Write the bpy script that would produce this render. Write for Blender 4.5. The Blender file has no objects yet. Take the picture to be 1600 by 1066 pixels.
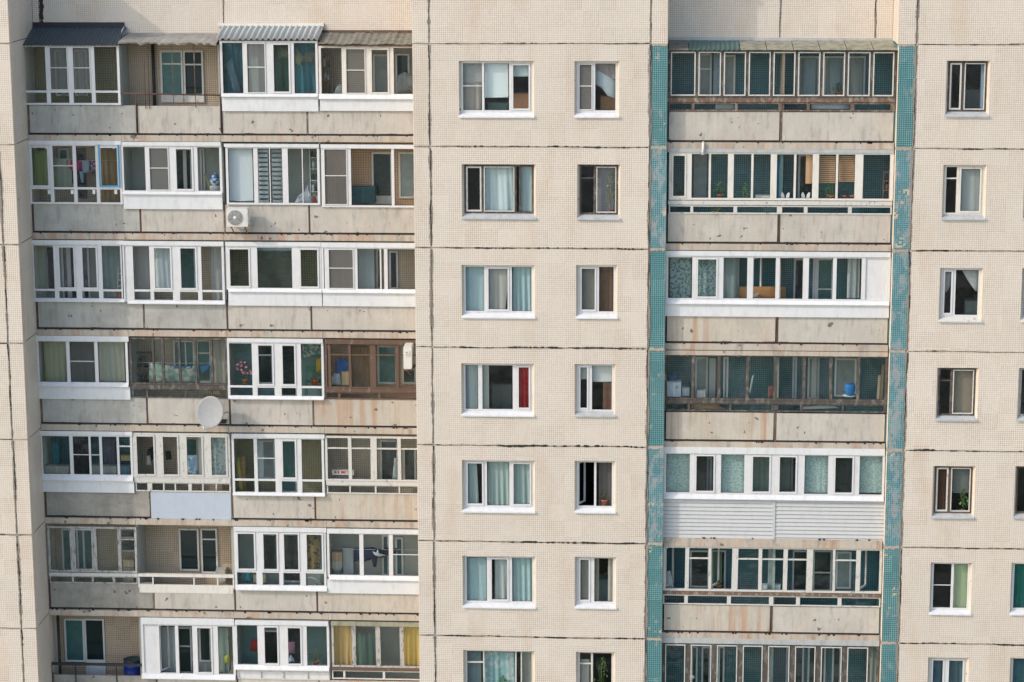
import bpy, math, random
from math import radians, sin, cos, pi
random.seed(7)
S = bpy.context.scene
# ------------------------------------------------------------------ camera
CAM = (6.1955, -64.023, 4.8046); YAW, PIT, ROL, F = -.0619, .2002, -.0033, 3684.07
FW = (sin(YAW)*cos(PIT), cos(YAW)*cos(PIT), -sin(PIT))
R1 = (cos(YAW), -sin(YAW), 0)
U1 = (R1[1]*FW[2]-R1[2]*FW[1], R1[2]*FW[0]-R1[0]*FW[2], R1[0]*FW[1]-R1[1]*FW[0])
RR = [cos(ROL)*R1[i]+sin(ROL)*U1[i] for i in range(3)]
UU = [-sin(ROL)*R1[i]+cos(ROL)*U1[i] for i in range(3)]
def P(px, py, d):
    """photo pixel (1600 wide) -> X, Z on the plane Y = d (surveying the facade)"""
    v = [FW[i]*F+RR[i]*(px-800)-UU[i]*(py-533) for i in range(3)]
    t = (d-CAM[1])/v[1]
    return CAM[0]+t*v[0], CAM[2]+t*v[2]
import mathutils
cd = bpy.data.cameras.new('camera'); cam = bpy.data.objects.new('camera', cd)
S.collection.objects.link(cam); S.camera = cam
M3 = mathutils.Matrix([[RR[i], UU[i], -FW[i]] for i in range(3)])
cam.matrix_world = mathutils.Matrix.Translation(CAM) @ M3.to_4x4()
cd.sensor_width = 36; cd.lens = 36*F/1600; cd.clip_start = .5; cd.clip_end = 3000
# ------------------------------------------------------------------ light
sx, sy, sz = -1.0, -.57, .78            # direction towards the sun
EL = math.atan2(sz, math.hypot(sx, sy)); AZ = math.atan2(sx, sy)
w = bpy.data.worlds.new('World'); S.world = w; w.use_nodes = True
nt = w.node_tree; bg = nt.nodes['Background']
sky = nt.nodes.new('ShaderNodeTexSky'); sky.sky_type = 'NISHITA'; sky.sun_disc = False
sky.sun_elevation = EL; sky.sun_rotation = AZ % (2*pi); sky.dust_density = 1.6; sky.air_density = 1.0; sky.ozone_density = .2
nt.links.new(sky.outputs[0], bg.inputs[0]); bg.inputs[1].default_value = .15
sl = bpy.data.lights.new('sun', 'SUN'); sl.energy = .92; sl.angle = radians(.7); sl.color = (1, .93, .85)
so = bpy.data.objects.new('sun', sl); S.collection.objects.link(so)
so.rotation_euler = mathutils.Vector((sx, sy, sz)).to_track_quat('Z', 'Y').to_euler()
so.location = (-40, -30, 30)
S.view_settings.view_transform = 'Standard'; S.view_settings.look = 'None'
S.view_settings.exposure = 1.07; S.view_settings.gamma = 1
S.cycles.max_bounces = 8; S.cycles.transparent_max_bounces = 16
# ------------------------------------------------------------------ materials
def lin(c):
    return tuple((v/255/12.92 if v/255 <= .04045 else ((v/255+.055)/1.055)**2.4) for v in c)
def ph(r, g, b, k=.87):                 # albedo of something the sun lights in the photo
    return tuple(v*k for v in lin((r, g, b)))
class N:
    def __init__(s, name):
        s.m = bpy.data.materials.new(name); s.m.use_nodes = True; s.t = s.m.node_tree
        s.b = s.t.nodes['Principled BSDF']; s.out = s.t.nodes['Material Output']
        s.pos = s.t.nodes.new('ShaderNodeNewGeometry').outputs['Position']
    def n(s, typ, **k):
        x = s.t.nodes.new(typ)
        for a, v in k.items(): setattr(x, a, v)
        return x
    def put(s, i, v):
        if hasattr(v, 'links') or isinstance(v, bpy.types.NodeSocket): s.t.links.new(v, i)
        elif isinstance(v, tuple) and len(v) == 3 and i.type == 'RGBA': i.default_value = (*v, 1)
        else: i.default_value = v
    def math(s, op, a, b=0., c=0., clamp=False):
        x = s.n('ShaderNodeMath', operation=op, use_clamp=clamp); s.put(x.inputs[0], a); s.put(x.inputs[1], b); s.put(x.inputs[2], c); return x.outputs[0]
    def mix(s, f, a, b, mode='MIX'):
        x = s.n('ShaderNodeMix', data_type='RGBA', blend_type=mode)
        s.put(x.inputs[0], f); s.put(x.inputs[6], a); s.put(x.inputs[7], b); return x.outputs[2]
    def noise(s, scale=(1, 1, 1), sc=1., det=4, vec=None, rough=.55):
        mp = s.n('ShaderNodeMapping'); s.put(mp.inputs[0], vec or s.pos); mp.inputs[3].default_value = scale
        x = s.n('ShaderNodeTexNoise'); s.put(x.inputs['Vector'], mp.outputs[0]); x.inputs['Scale'].default_value = sc
        x.inputs['Detail'].default_value = det; x.inputs['Roughness'].default_value = rough; return x.outputs[0]
    def ramp(s, v, lo, hi):
        x = s.n('ShaderNodeMapRange'); s.put(x.inputs[0], v); x.inputs[1].default_value = lo; x.inputs[2].default_value = hi; return x.outputs[0]
    def bump(s, h, dist=.01, st=.5):
        x = s.n('ShaderNodeBump'); s.put(x.inputs['Height'], h); x.inputs['Distance'].default_value = dist; x.inputs['Strength'].default_value = st
        s.t.links.new(x.outputs[0], s.b.inputs['Normal'])
    def fin(s, col, rough=.7, spec=.3):
        s.put(s.b.inputs['Base Color'], col); s.put(s.b.inputs['Roughness'], rough); s.b.inputs['Specular IOR Level'].default_value = spec; return s.m
MATS = {}
def tile(name, c1, c2, grout, pitch=.0575, gw=.0062, patch=None, patchcol=None, stain=(.80, .60, .42), stains=.42, sheet=.5, rough=.45):
    n = N(name)
    sp = n.n('ShaderNodeSeparateXYZ'); n.put(sp.inputs[0], n.pos)
    u = n.math('ADD', sp.outputs[0], sp.outputs[1]); z = sp.outputs[2]
    # factory sheets of tiles: every sheet sits a few millimetres off its neighbours
    su = n.math('FLOOR', n.math('DIVIDE', u, pitch*8)); sz_ = n.math('FLOOR', n.math('DIVIDE', z, pitch*8))
    cs = n.n('ShaderNodeCombineXYZ'); n.put(cs.inputs[0], su); n.put(cs.inputs[1], sz_)
    wn = n.n('ShaderNodeTexWhiteNoise', noise_dimensions='2D'); n.put(wn.inputs[0], cs.outputs[0])
    cv = n.n('ShaderNodeCombineXYZ'); n.put(cv.inputs[0], n.math('MULTIPLY_ADD', wn.outputs[0], .008, u)); n.put(cv.inputs[1], n.math('MULTIPLY_ADD', wn.outputs[0], -.008, z))
    br = n.n('ShaderNodeTexBrick', offset=0., squash=1.); n.put(br.inputs['Vector'], cv.outputs[0])
    br.inputs['Scale'].default_value = 1; br.inputs['Mortar Size'].default_value = gw; br.inputs['Mortar Smooth'].default_value = .3
    br.inputs['Brick Width'].default_value = pitch; br.inputs['Row Height'].default_value = pitch
    n.put(br.inputs['Color1'], c1); n.put(br.inputs['Color2'], c2); n.put(br.inputs['Mortar'], grout)
    # grout strength varies from sheet to sheet and place to place
    body = n.mix(.5, c1, c2)
    gs = n.ramp(n.math('ADD', n.math('MULTIPLY', wn.outputs[0], sheet), n.noise(sc=.9, det=3)), .1, 1.1)
    col = n.mix(n.math('MULTIPLY_ADD', gs, .65, .35, True), body, br.outputs[0])
    st = n.math('MULTIPLY', n.ramp(n.noise((1, 1, .28), 1.3, 5), .52, .78), stains, clamp=True)
    col = n.mix(st, col, stain, 'MULTIPLY')
    col = n.mix(n.math('MULTIPLY', n.ramp(n.noise(sc=.35, det=5), .35, .7), .10), col, (.35, .33, .3))
    oi = n.n('ShaderNodeObjectInfo'); col = n.mix(n.math('MULTIPLY', oi.outputs['Random'], .16), col, tuple(v*.72 for v in c2))
    if patch is not None:
        pn = n.ramp(n.noise((1, 1, .6), 3.0, 10, rough=.72), patch, patch+.06)
        # lost or overpainted tiles break along the tile grid
        fu = n.math('FLOOR', n.math('DIVIDE', u, pitch)); fz = n.math('FLOOR', n.math('DIVIDE', z, pitch))
        ct = n.n('ShaderNodeCombineXYZ'); n.put(ct.inputs[0], fu); n.put(ct.inputs[1], fz)
        w2 = n.n('ShaderNodeTexWhiteNoise', noise_dimensions='2D'); n.put(w2.inputs[0], ct.outputs[0])
        lost = n.math('MULTIPLY', n.math('GREATER_THAN', w2.outputs[0], .6), n.ramp(n.noise(sc=1.6, det=3, rough=.4), .65, .69))
        pc = n.mix(n.ramp(n.noise(sc=5, det=6), .35, .65), patchcol, ph(185, 160, 150))
        col = n.mix(n.math('MULTIPLY', pn, .62), col, pc)
        col = n.mix(lost, col, ph(196, 178, 150))
    n.bump(br.outputs[1], .004, -.5 if False else .3)
    return n.fin(col, rough, .35)
def concrete(name, c, dirt=.35, rust=0., mould=0., streak=.5):
    n = N(name)
    fine = n.noise(sc=14, det=8); big = n.noise(sc=1.7, det=5); stv = n.noise((7, 7, .35), 1.6, 6)
    col = n.mix(n.ramp(big, .3, .75), c, tuple(v*.82 for v in c))
    col = n.mix(n.math('MULTIPLY', n.ramp(stv, .5, .8), streak*.75), col, tuple(v*.6 for v in c))
    col = n.mix(n.math('MULTIPLY', n.ramp(n.noise((3, 3, .8), 2.3, 7), .52, .72), dirt), col, (.2, .18, .155))
    if mould: col = n.mix(n.math('MULTIPLY', n.ramp(n.noise((1, 1, 1.4), 1.5, 9, rough=.7), .38, .62), mould), col, (.17, .16, .14))
    if rust:
        col = n.mix(n.math('MULTIPLY', n.math('MULTIPLY', n.ramp(n.noise((4, 4, .18), 1.3, 5), .47, .66), n.ramp(n.noise((.5, .5, .3), 1.1, 2), .36, .58)), rust), col, (.40, .20, .10))
    col = n.mix(n.math('MULTIPLY', n.ramp(fine, .35, .7), .16), col, tuple(v*.55 for v in c))
    sp = n.ramp(n.noise(sc=4.5, det=2), .70, .72); col = n.mix(n.math('MULTIPLY', sp, .8), col, (.09, .075, .06))
    n.bump(fine, .006, .35)
    return n.fin(col, .88, .2)
def plain(name, c, rough=.5, spec=.4, var=.12, sc=6., dirt=0., dirtc=(.2, .17, .14), metal=0.):
    n = N(name)
    col = n.mix(n.math('MULTIPLY', n.ramp(n.noise(sc=sc, det=5), .3, .75), var), c, tuple(v*.45 for v in c))
    if dirt: col = n.mix(n.math('MULTIPLY', n.ramp(n.noise((3, 3, 1.), 2.6, 7), .5, .72), dirt), col, dirtc)
    n.b.inputs['Metallic'].default_value = metal
    return n.fin(col, rough, spec)
def peel(name, c, under, lo=.5, hi=.56, sc=9.):
    n = N(name)
    f = n.ramp(n.noise((1, 1, .45), sc, 8, rough=.7), lo, hi)
    col = n.mix(f, c, under); col = n.mix(n.math('MULTIPLY', n.noise(sc=25, det=4), .35), col, tuple(v*.6 for v in under))
    return n.fin(col, .8, .2)
def cloth(name, c, var=.25, pat=None):
    n = N(name)
    col = n.mix(n.math('MULTIPLY', n.noise((9, 9, .6), 1.5, 4), var), c, tuple(v*.5 for v in c))
    if pat: col = n.mix(n.ramp(n.noise(sc=pat[1], det=2), .5, .56), col, pat[0])
    n.put(n.b.inputs['Base Color'], col); n.b.inputs['Roughness'].default_value = .9; n.b.inputs['Specular IOR Level'].default_value = .1
    tr = n.n('ShaderNodeBsdfTranslucent'); n.put(tr.inputs[0], col)
    mx = n.n('ShaderNodeMixShader'); mx.inputs[0].default_value = .25
    n.t.links.new(n.b.outputs[0], mx.inputs[1]); n.t.links.new(tr.outputs[0], mx.inputs[2]); n.t.links.new(mx.outputs[0], n.out.inputs[0])
    return n.m
def glass(name, tint=(.95, .985, .98), refl=1.0, wave=.012, dust=.006, dustc=(.55, .55, .5), wsc=1.6):
    n = N(name)
    tr = n.n('ShaderNodeBsdfTransparent'); n.put(tr.inputs[0], tint)
    gl = n.n('ShaderNodeBsdfGlossy'); gl.inputs['Roughness'].default_value = .03; n.put(gl.inputs[0], (.93, .97, 1.))
    bp = n.n('ShaderNodeBump'); n.put(bp.inputs['Height'], n.noise(sc=wsc, det=3)); bp.inputs['Distance'].default_value = wave; bp.inputs['Strength'].default_value = .6
    n.t.links.new(bp.outputs[0], gl.inputs['Normal'])
    dt = n.n('ShaderNodeVectorMath', operation='DOT_PRODUCT'); ge = n.n('ShaderNodeNewGeometry')
    n.t.links.new(ge.outputs['Incoming'], dt.inputs[0]); n.t.links.new(ge.outputs['Normal'], dt.inputs[1])
    cc = n.math('SUBTRACT', 1., n.math('ABSOLUTE', dt.outputs['Value']), 0., True)
    fa = n.math('MULTIPLY', n.math('MULTIPLY_ADD', n.math('POWER', cc, 5.), .92, .036), refl, 0., True)
    m1 = n.n('ShaderNodeMixShader'); n.put(m1.inputs[0], fa); n.t.links.new(tr.outputs[0], m1.inputs[1]); n.t.links.new(gl.outputs[0], m1.inputs[2])
    df = n.n('ShaderNodeBsdfDiffuse'); n.put(df.inputs[0], dustc)
    m2 = n.n('ShaderNodeMixShader'); n.put(m2.inputs[0], n.math('MULTIPLY', n.ramp(n.noise((1, 1, .6), 2.2, 7), .35, .8), dust*2))
    n.t.links.new(m1.outputs[0], m2.inputs[1]); n.t.links.new(df.outputs[0], m2.inputs[2]); n.t.links.new(m2.outputs[0], n.out.inputs[0])
    n.t.nodes.remove(n.b); return n.m
cream = lambda nm, **k: tile(nm, ph(232, 222, 208), ph(222, 210, 195), ph(166, 148, 130), **k)
M = dict(
 tile=cream('cream mosaic tile'),
 tile_in=tile('beige loggia mosaic', ph(205, 186, 162), ph(192, 172, 148), ph(120, 100, 80), gw=.008, pitch=.0575),
 tile_or=tile('apricot loggia mosaic', ph(222, 176, 134), ph(210, 164, 124), ph(140, 104, 78), gw=.009, pitch=.07),
 tile_ol=tile('olive loggia mosaic', ph(150, 142, 104), ph(138, 130, 95), ph(88, 84, 64), gw=.008, pitch=.07),
 teal=tile('teal mosaic', ph(16, 84, 92), ph(26, 104, 110), ph(128, 168, 166), patch=.56, patchcol=ph(122, 150, 156), stains=.1, gw=.010),
 teal_pale=tile('worn teal mosaic', ph(40, 98, 108), ph(66, 122, 131), ph(136, 172, 172), patch=.49, patchcol=ph(138, 160, 164), stains=.1, gw=.010),
 teal_in=tile('deep teal loggia mosaic', ph(7, 68, 82), ph(12, 84, 98), ph(96, 146, 150), stains=.05, gw=.008),
 conc=concrete('balcony concrete', ph(204, 196, 184), rust=.12, dirt=.45),
 conc_grey=concrete('greyish balcony concrete', ph(192, 189, 180), dirt=.45, mould=.25),
 conc_rust=concrete('rust streaked concrete', ph(204, 194, 178), rust=.75, dirt=.3),
 conc_mould=concrete('blackened concrete', ph(176, 170, 158), mould=.6, dirt=.5),
 slab=concrete('slab edge concrete', ph(200, 188, 172), rust=.6, dirt=.7, streak=.6),
 plaster=concrete('plaster reveal', ph(224, 208, 188), dirt=.15, streak=.2),
 cement=concrete('cement pointing', ph(186, 172, 156), dirt=.4),
 cement_d=concrete('greyed cement pointing', ph(158, 148, 136), dirt=.7, mould=.3),
 tar=plain('black sealing tar', (.045, .038, .032), .8, .2, .5, 20),
 joint=concrete('joint filler', ph(150, 138, 126), dirt=.6, mould=.4),
 pvc=plain('white plastic frame', (.63, .62, .61), .4, .35, .12, 5, dirt=.22, dirtc=(.36, .32, .27)),
 pvc_warm=plain('ivory plastic frame', (.66, .62, .55), .45, .35, .12, 5, dirt=.3, dirtc=(.3, .26, .2)),
 metalw=plain('white painted sheet', (.64, .64, .635), .45, .35, .14, 3, dirt=.28, dirtc=(.4, .36, .31)),
 metalg=plain('galvanised sheet', (.42, .43, .42), .5, .5, .3, 4, dirt=.3, dirtc=(.15, .14, .12)),
 paleblue=plain('pale grey blue board', (.43, .475, .53), .6, .3, .1, 3, dirt=.08),
 wood_w=peel('peeling white wood', (.62, .60, .55), (.26, .22, .18), .56, .70),
 wood_p=peel('badly peeling wood', (.46, .44, .40), (.13, .115, .10), .50, .64),
 wood_b=peel('brown painted wood', (.12, .072, .05), (.24, .19, .155), .56, .68),
 wood_k=peel('dark weathered wood', (.065, .056, .048), (.24, .215, .185), .50, .68),
 rail=peel('rusty steel', (.14, .085, .06), (.33, .27, .22), .50, .62),
 rust=peel('rust', (.13, .07, .05), (.07, .05, .042), .5, .6, 14),
 black=plain('black iron', (.03, .03, .032), .6, .3),
 rubber=plain('dark gasket and lap shade', (.035, .037, .04), .8, .2),
 siding=plain('white vinyl siding', (.49, .49, .475), .5, .3, .08, 3, dirt=.12),
 roof_blue=plain('dark blue corrugated sheet', (.075, .095, .105), .4, .5, .25, 4),
 roof_grey=plain('light grey corrugated sheet', (.42, .46, .45), .4, .5, .15, 4),
 roof_green=plain('green corrugated sheet', (.10, .19, .16), .55, .4, .3, 4, dirt=.3),
 roof_old=peel('old roofing felt', (.23, .215, .17), (.13, .12, .105), .45, .65, 4),
 roof_yel=peel('lichened slate', (.34, .32, .23), (.19, .18, .14), .45, .62, 4),
 glass=glass('window glass'),
 glass_d=glass('dark window glass', tint=(.84, .93, .93), refl=1.3, dust=.01),
 glass_dirty=glass('dusty old glass', tint=(.88,.93,.91), refl=1.0, dust=.03, wave=.03),
 glass_mir=glass('mirrored teal glass', tint=(.40,.60,.62), refl=4., wave=.5, dust=.02, wsc=.75),
 glass_gr=glass('glass tinted as leafy reflection', tint=(.50,.60,.58), refl=1.2, wave=.04, dust=.02, wsc=3),
 room=plain('room wall', (.16, .15, .135), .9, .1), roomd=plain('dim room wall', (.05, .05, .05), .9, .1),  # roomd is the room wall with dimness put into its colour
 inw=plain('loggia side wall paint', ph(168, 172, 164), .8, .2, .2, 2, dirt=.15),
 in_teal=plain('loggia side wall teal', ph(120, 150, 148), .8, .2, .2, 2, dirt=.15),
 dpane=plain('unlit room seen through glass', (.018, .03, .032), .06, .6, .4, 2),  # opaque pane; the dark of an unlit room is put into its colour
 tpane=plain('teal curtain behind glass', (.05, .14, .135), .25, .5, .5, 5),
 gpane=plain('grey curtain behind glass', (.26, .29, .28), .25, .5, .4, 5),
)
def net_mat():
    n = N('insect netting'); tr = n.n('ShaderNodeBsdfTransparent'); df = n.n('ShaderNodeBsdfDiffuse'); n.put(df.inputs[0], (.2, .19, .175))
    m = n.n('ShaderNodeMixShader'); m.inputs[0].default_value = .36; n.t.links.new(tr.outputs[0], m.inputs[1]); n.t.links.new(df.outputs[0], m.inputs[2]); n.t.links.new(m.outputs[0], n.out.inputs[0]); n.t.nodes.remove(n.b); return n.m
M['net'] = net_mat()
CM = {}
def fab(c, pat=None):
    k = (c, pat)
    if k not in CM: CM[k] = cloth('fabric %d' % len(CM), c, pat=pat)
    return CM[k]
def solid(c, rough=.5, spec=.4):
    k = (c, rough, 's')
    if k not in CM: CM[k] = plain('painted %d' % len(CM), c, rough, spec, .2, 8)
    return CM[k]
# ------------------------------------------------------------------ mesh building
class MB:
    def __init__(s): s.v = []; s.f = []; s.mi = []; s.sm = []
    def add(s, vs, fs, mi=0, smooth=False):
        b = len(s.v); s.v += [tuple(v) for v in vs]
        for f in fs: s.f.append(tuple(b+i for i in f)); s.mi.append(mi); s.sm.append(smooth)
    def box(s, x0, x1, y0, y1, z0, z1, mi=0):
        if x0 > x1: x0, x1 = x1, x0
        if y0 > y1: y0, y1 = y1, y0
        if z0 > z1: z0, z1 = z1, z0
        s.add([(x0, y0, z0), (x1, y0, z0), (x1, y1, z0), (x0, y1, z0), (x0, y0, z1), (x1, y0, z1), (x1, y1, z1), (x0, y1, z1)],
              [(3, 2, 1, 0), (4, 5, 6, 7), (0, 1, 5, 4), (1, 2, 6, 5), (2, 3, 7, 6), (3, 0, 4, 7)], mi)
    def bar(s, x0, x1, y0, y1, z0, z1, dx=0., mi=0, dz=0.):
        """box whose top is shifted by dx (a leaning bar) / right end raised by dz"""
        s.add([(x0, y0, z0), (x1, y0, z0+dz), (x1, y1, z0+dz), (x0, y1, z0), (x0+dx, y0, z1), (x1+dx, y0, z1+dz), (x1+dx, y1, z1+dz), (x0+dx, y1, z1)],
              [(3, 2, 1, 0), (4, 5, 6, 7), (0, 1, 5, 4), (1, 2, 6, 5), (2, 3, 7, 6), (3, 0, 4, 7)], mi)
    def prism(s, pts, y0, y1, mi=0):
        n = len(pts); s.add([(x, y0, z) for x, z in pts]+[(x, y1, z) for x, z in pts],
            [tuple(range(n))[::-1], tuple(range(n, 2*n))]+[(i, (i+1) % n, n+(i+1) % n, n+i) for i in range(n)], mi)
    def tube(s, pts, r, seg=8, mi=0):
        prev = None; b0 = len(s.v); V = mathutils.Vector; pts = [V(p) for p in pts]
        for i, p in enumerate(pts):
            d = (pts[min(i+1, len(pts)-1)]-pts[max(i-1, 0)]).normalized()
            a = d.orthogonal().normalized() if prev is None else (prev-d*prev.dot(d)).normalized(); prev = a; c = d.cross(a)
            rr = r[i] if isinstance(r, (list, tuple)) else r
            s.v += [tuple(p+(a*cos(t)+c*sin(t))*rr) for t in [2*pi*k/seg for k in range(seg)]]
        for i in range(len(pts)-1):
            for k in range(seg):
                s.f.append((b0+i*seg+k, b0+i*seg+(k+1) % seg, b0+(i+1)*seg+(k+1) % seg, b0+(i+1)*seg+k)); s.mi.append(mi); s.sm.append(True)
        s.f.append(tuple(b0+k for k in range(seg))[::-1]); s.mi.append(mi); s.sm.append(False)
        s.f.append(tuple(b0+(len(pts)-1)*seg+k for k in range(seg))); s.mi.append(mi); s.sm.append(False)
    def lathe(s, c, prof, seg=20, axis='z', mi=0):
        b0 = len(s.v)
        for r, h in prof:
            for k in range(seg):
                t = 2*pi*k/seg
                s.v.append((c[0]+r*cos(t), c[1]+r*sin(t), c[2]+h) if axis == 'z' else (c[0]+r*cos(t), c[1]-h, c[2]+r*sin(t)))
        for i in range(len(prof)-1):
            for k in range(seg):
                s.f.append((b0+i*seg+k, b0+i*seg+(k+1) % seg, b0+(i+1)*seg+(k+1) % seg, b0+(i+1)*seg+k)); s.mi.append(mi); s.sm.append(True)
    def build(s, name, mats, parent=None, label=None, world=True):
        if not s.v: return None
        me = bpy.data.meshes.new(name)
        xs = [v[0] for v in s.v]; ys = [v[1] for v in s.v]; zs = [v[2] for v in s.v]
        o0 = ((min(xs)+max(xs))/2, (min(ys)+max(ys))/2, min(zs))
        me.from_pydata([(v[0]-o0[0], v[1]-o0[1], v[2]-o0[2]) for v in s.v], [], s.f)
        for p, mi, sm in zip(me.polygons, s.mi, s.sm): p.material_index = mi; p.use_smooth = sm
        for m in (mats if isinstance(mats, list) else [mats]): me.materials.append(M[m] if isinstance(m, str) else m)
        me.update(); o = bpy.data.objects.new(name, me); S.collection.objects.link(o)
        WL[o.name] = o0
        if parent: o.parent = parent; p0 = WL[parent.name]; o.location = tuple(o0[i]-p0[i] for i in range(3))
        else: o.location = o0
        if label: o['label'] = label
        return o
WL = {}
def empty(name, loc, label, cat, group=None):
    o = bpy.data.objects.new(name, None); S.collection.objects.link(o); o.location = loc; WL[o.name] = tuple(loc); o.empty_display_size = .2
    return tag(o, label, cat, group)
def tag(o, label, cat, group=None):
    o['label'] = label; o['category'] = cat
    if group: o['group'] = group
    return o
H = 2.8; XL, XA, XB, XR = -11.552, 0., 5.9875, 13.112
XN = -.45                                 # right jamb of the left loggia stack
DL, DLB, DR, DRB = 1.5, 2.5, .3, 1.4      # front and back depths of the loggias
XRL, XRR = 6.462, 12.61
GZ = -36.
# ------------------------------------------------------------------ ground
g = MB(); g.add([(-600, -900, GZ), (600, -900, GZ), (600, 300, GZ), (-600, 300, GZ)], [(0, 1, 2, 3)])
n = N('lawn and paths')
gc = n.mix(n.ramp(n.noise(sc=.06, det=6), .44, .54), (.05, .07, .03), (.42, .39, .31)); gc = n.mix(n.ramp(n.noise(sc=.02, det=3), .56, .58), gc, (.5, .48, .45))
M['ground'] = n.fin(gc, .95, .1)
go = g.build('ground', 'ground'); go['kind'] = 'structure'
# ------------------------------------------------------------------ building
B = empty('apartment_building', (0, 6, GZ), 'weathered cream tiled panel apartment block with teal piers and mismatched glazed loggias', 'building')
def panel(x0, x1, z0, z1, holes=(), mat='tile', y=0., th=.3, name='wall_panel', cut=.012, label=None):
    """prefabricated facade panel; holes are (x0,x1,z0,z1) with splayed plaster reveals"""
    m = MB(); x0 += cut; x1 -= cut; z0 += cut; z1 -= cut
    xs = sorted({x0, x1, *[h[0] for h in holes], *[h[1] for h in holes]}); zs = sorted({z0, z1, *[h[2] for h in holes], *[h[3] for h in holes]})
    for i in range(len(xs)-1):
        for j in range(len(zs)-1):
            cx, cz = (xs[i]+xs[i+1])/2, (zs[j]+zs[j+1])/2
            if any(h[0] < cx < h[1] and h[2] < cz < h[3] for h in holes): continue
            m.add([(xs[i], y, zs[j]), (xs[i+1], y, zs[j]), (xs[i+1], y, zs[j+1]), (xs[i], y, zs[j+1])], [(0, 1, 2, 3)])
    b = .012                              # worn arris round the panel
    m.add([(x0, y, z0), (x1, y, z0), (x1, y, z1), (x0, y, z1), (x0-b*.6, y+b, z0-b*.6), (x1+b*.6, y+b, z0-b*.6), (x1+b*.6, y+b, z1+b*.6), (x0-b*.6, y+b, z1+b*.6),
           (x0-b*.6, y+th, z0-b*.6), (x1+b*.6, y+th, z0-b*.6), (x1+b*.6, y+th, z1+b*.6), (x0-b*.6, y+th, z1+b*.6)],
          [(4, 5, 1, 0), (5, 6, 2, 1), (6, 7, 3, 2), (7, 4, 0, 3), (8, 9, 5, 4), (9, 10, 6, 5), (10, 11, 7, 6), (11, 8, 4, 7)], 1)
    for h in holes:
        a0, a1, c0, c1 = h; q0, q1, r0, r1 = a0+.055, a1-.055, c0+.0, c1-.018; yi = y+.115
        m.add([(a0, y, c0), (a1, y, c0), (a1, y, c1), (a0, y, c1), (q0, yi, r0), (q1, yi, r0), (q1, yi, r1), (q0, yi, r1)],
              [(0, 1, 5, 4), (1, 2, 6, 5), (2, 3, 7, 6), (3, 0, 4, 7)], 1)
        m.add([(q0, yi, r0), (q1, yi, r0), (q1, yi, r1), (q0, yi, r1), (q0, y+th, r0), (q1, y+th, r0), (q1, y+th, r1), (q0, y+th, r1)],
              [(0, 1, 5, 4), (1, 2, 6, 5), (2, 3, 7, 6), (3, 0, 4, 7)], 1)
    return m.build(name, [mat, 'plaster'], B, label)
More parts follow.
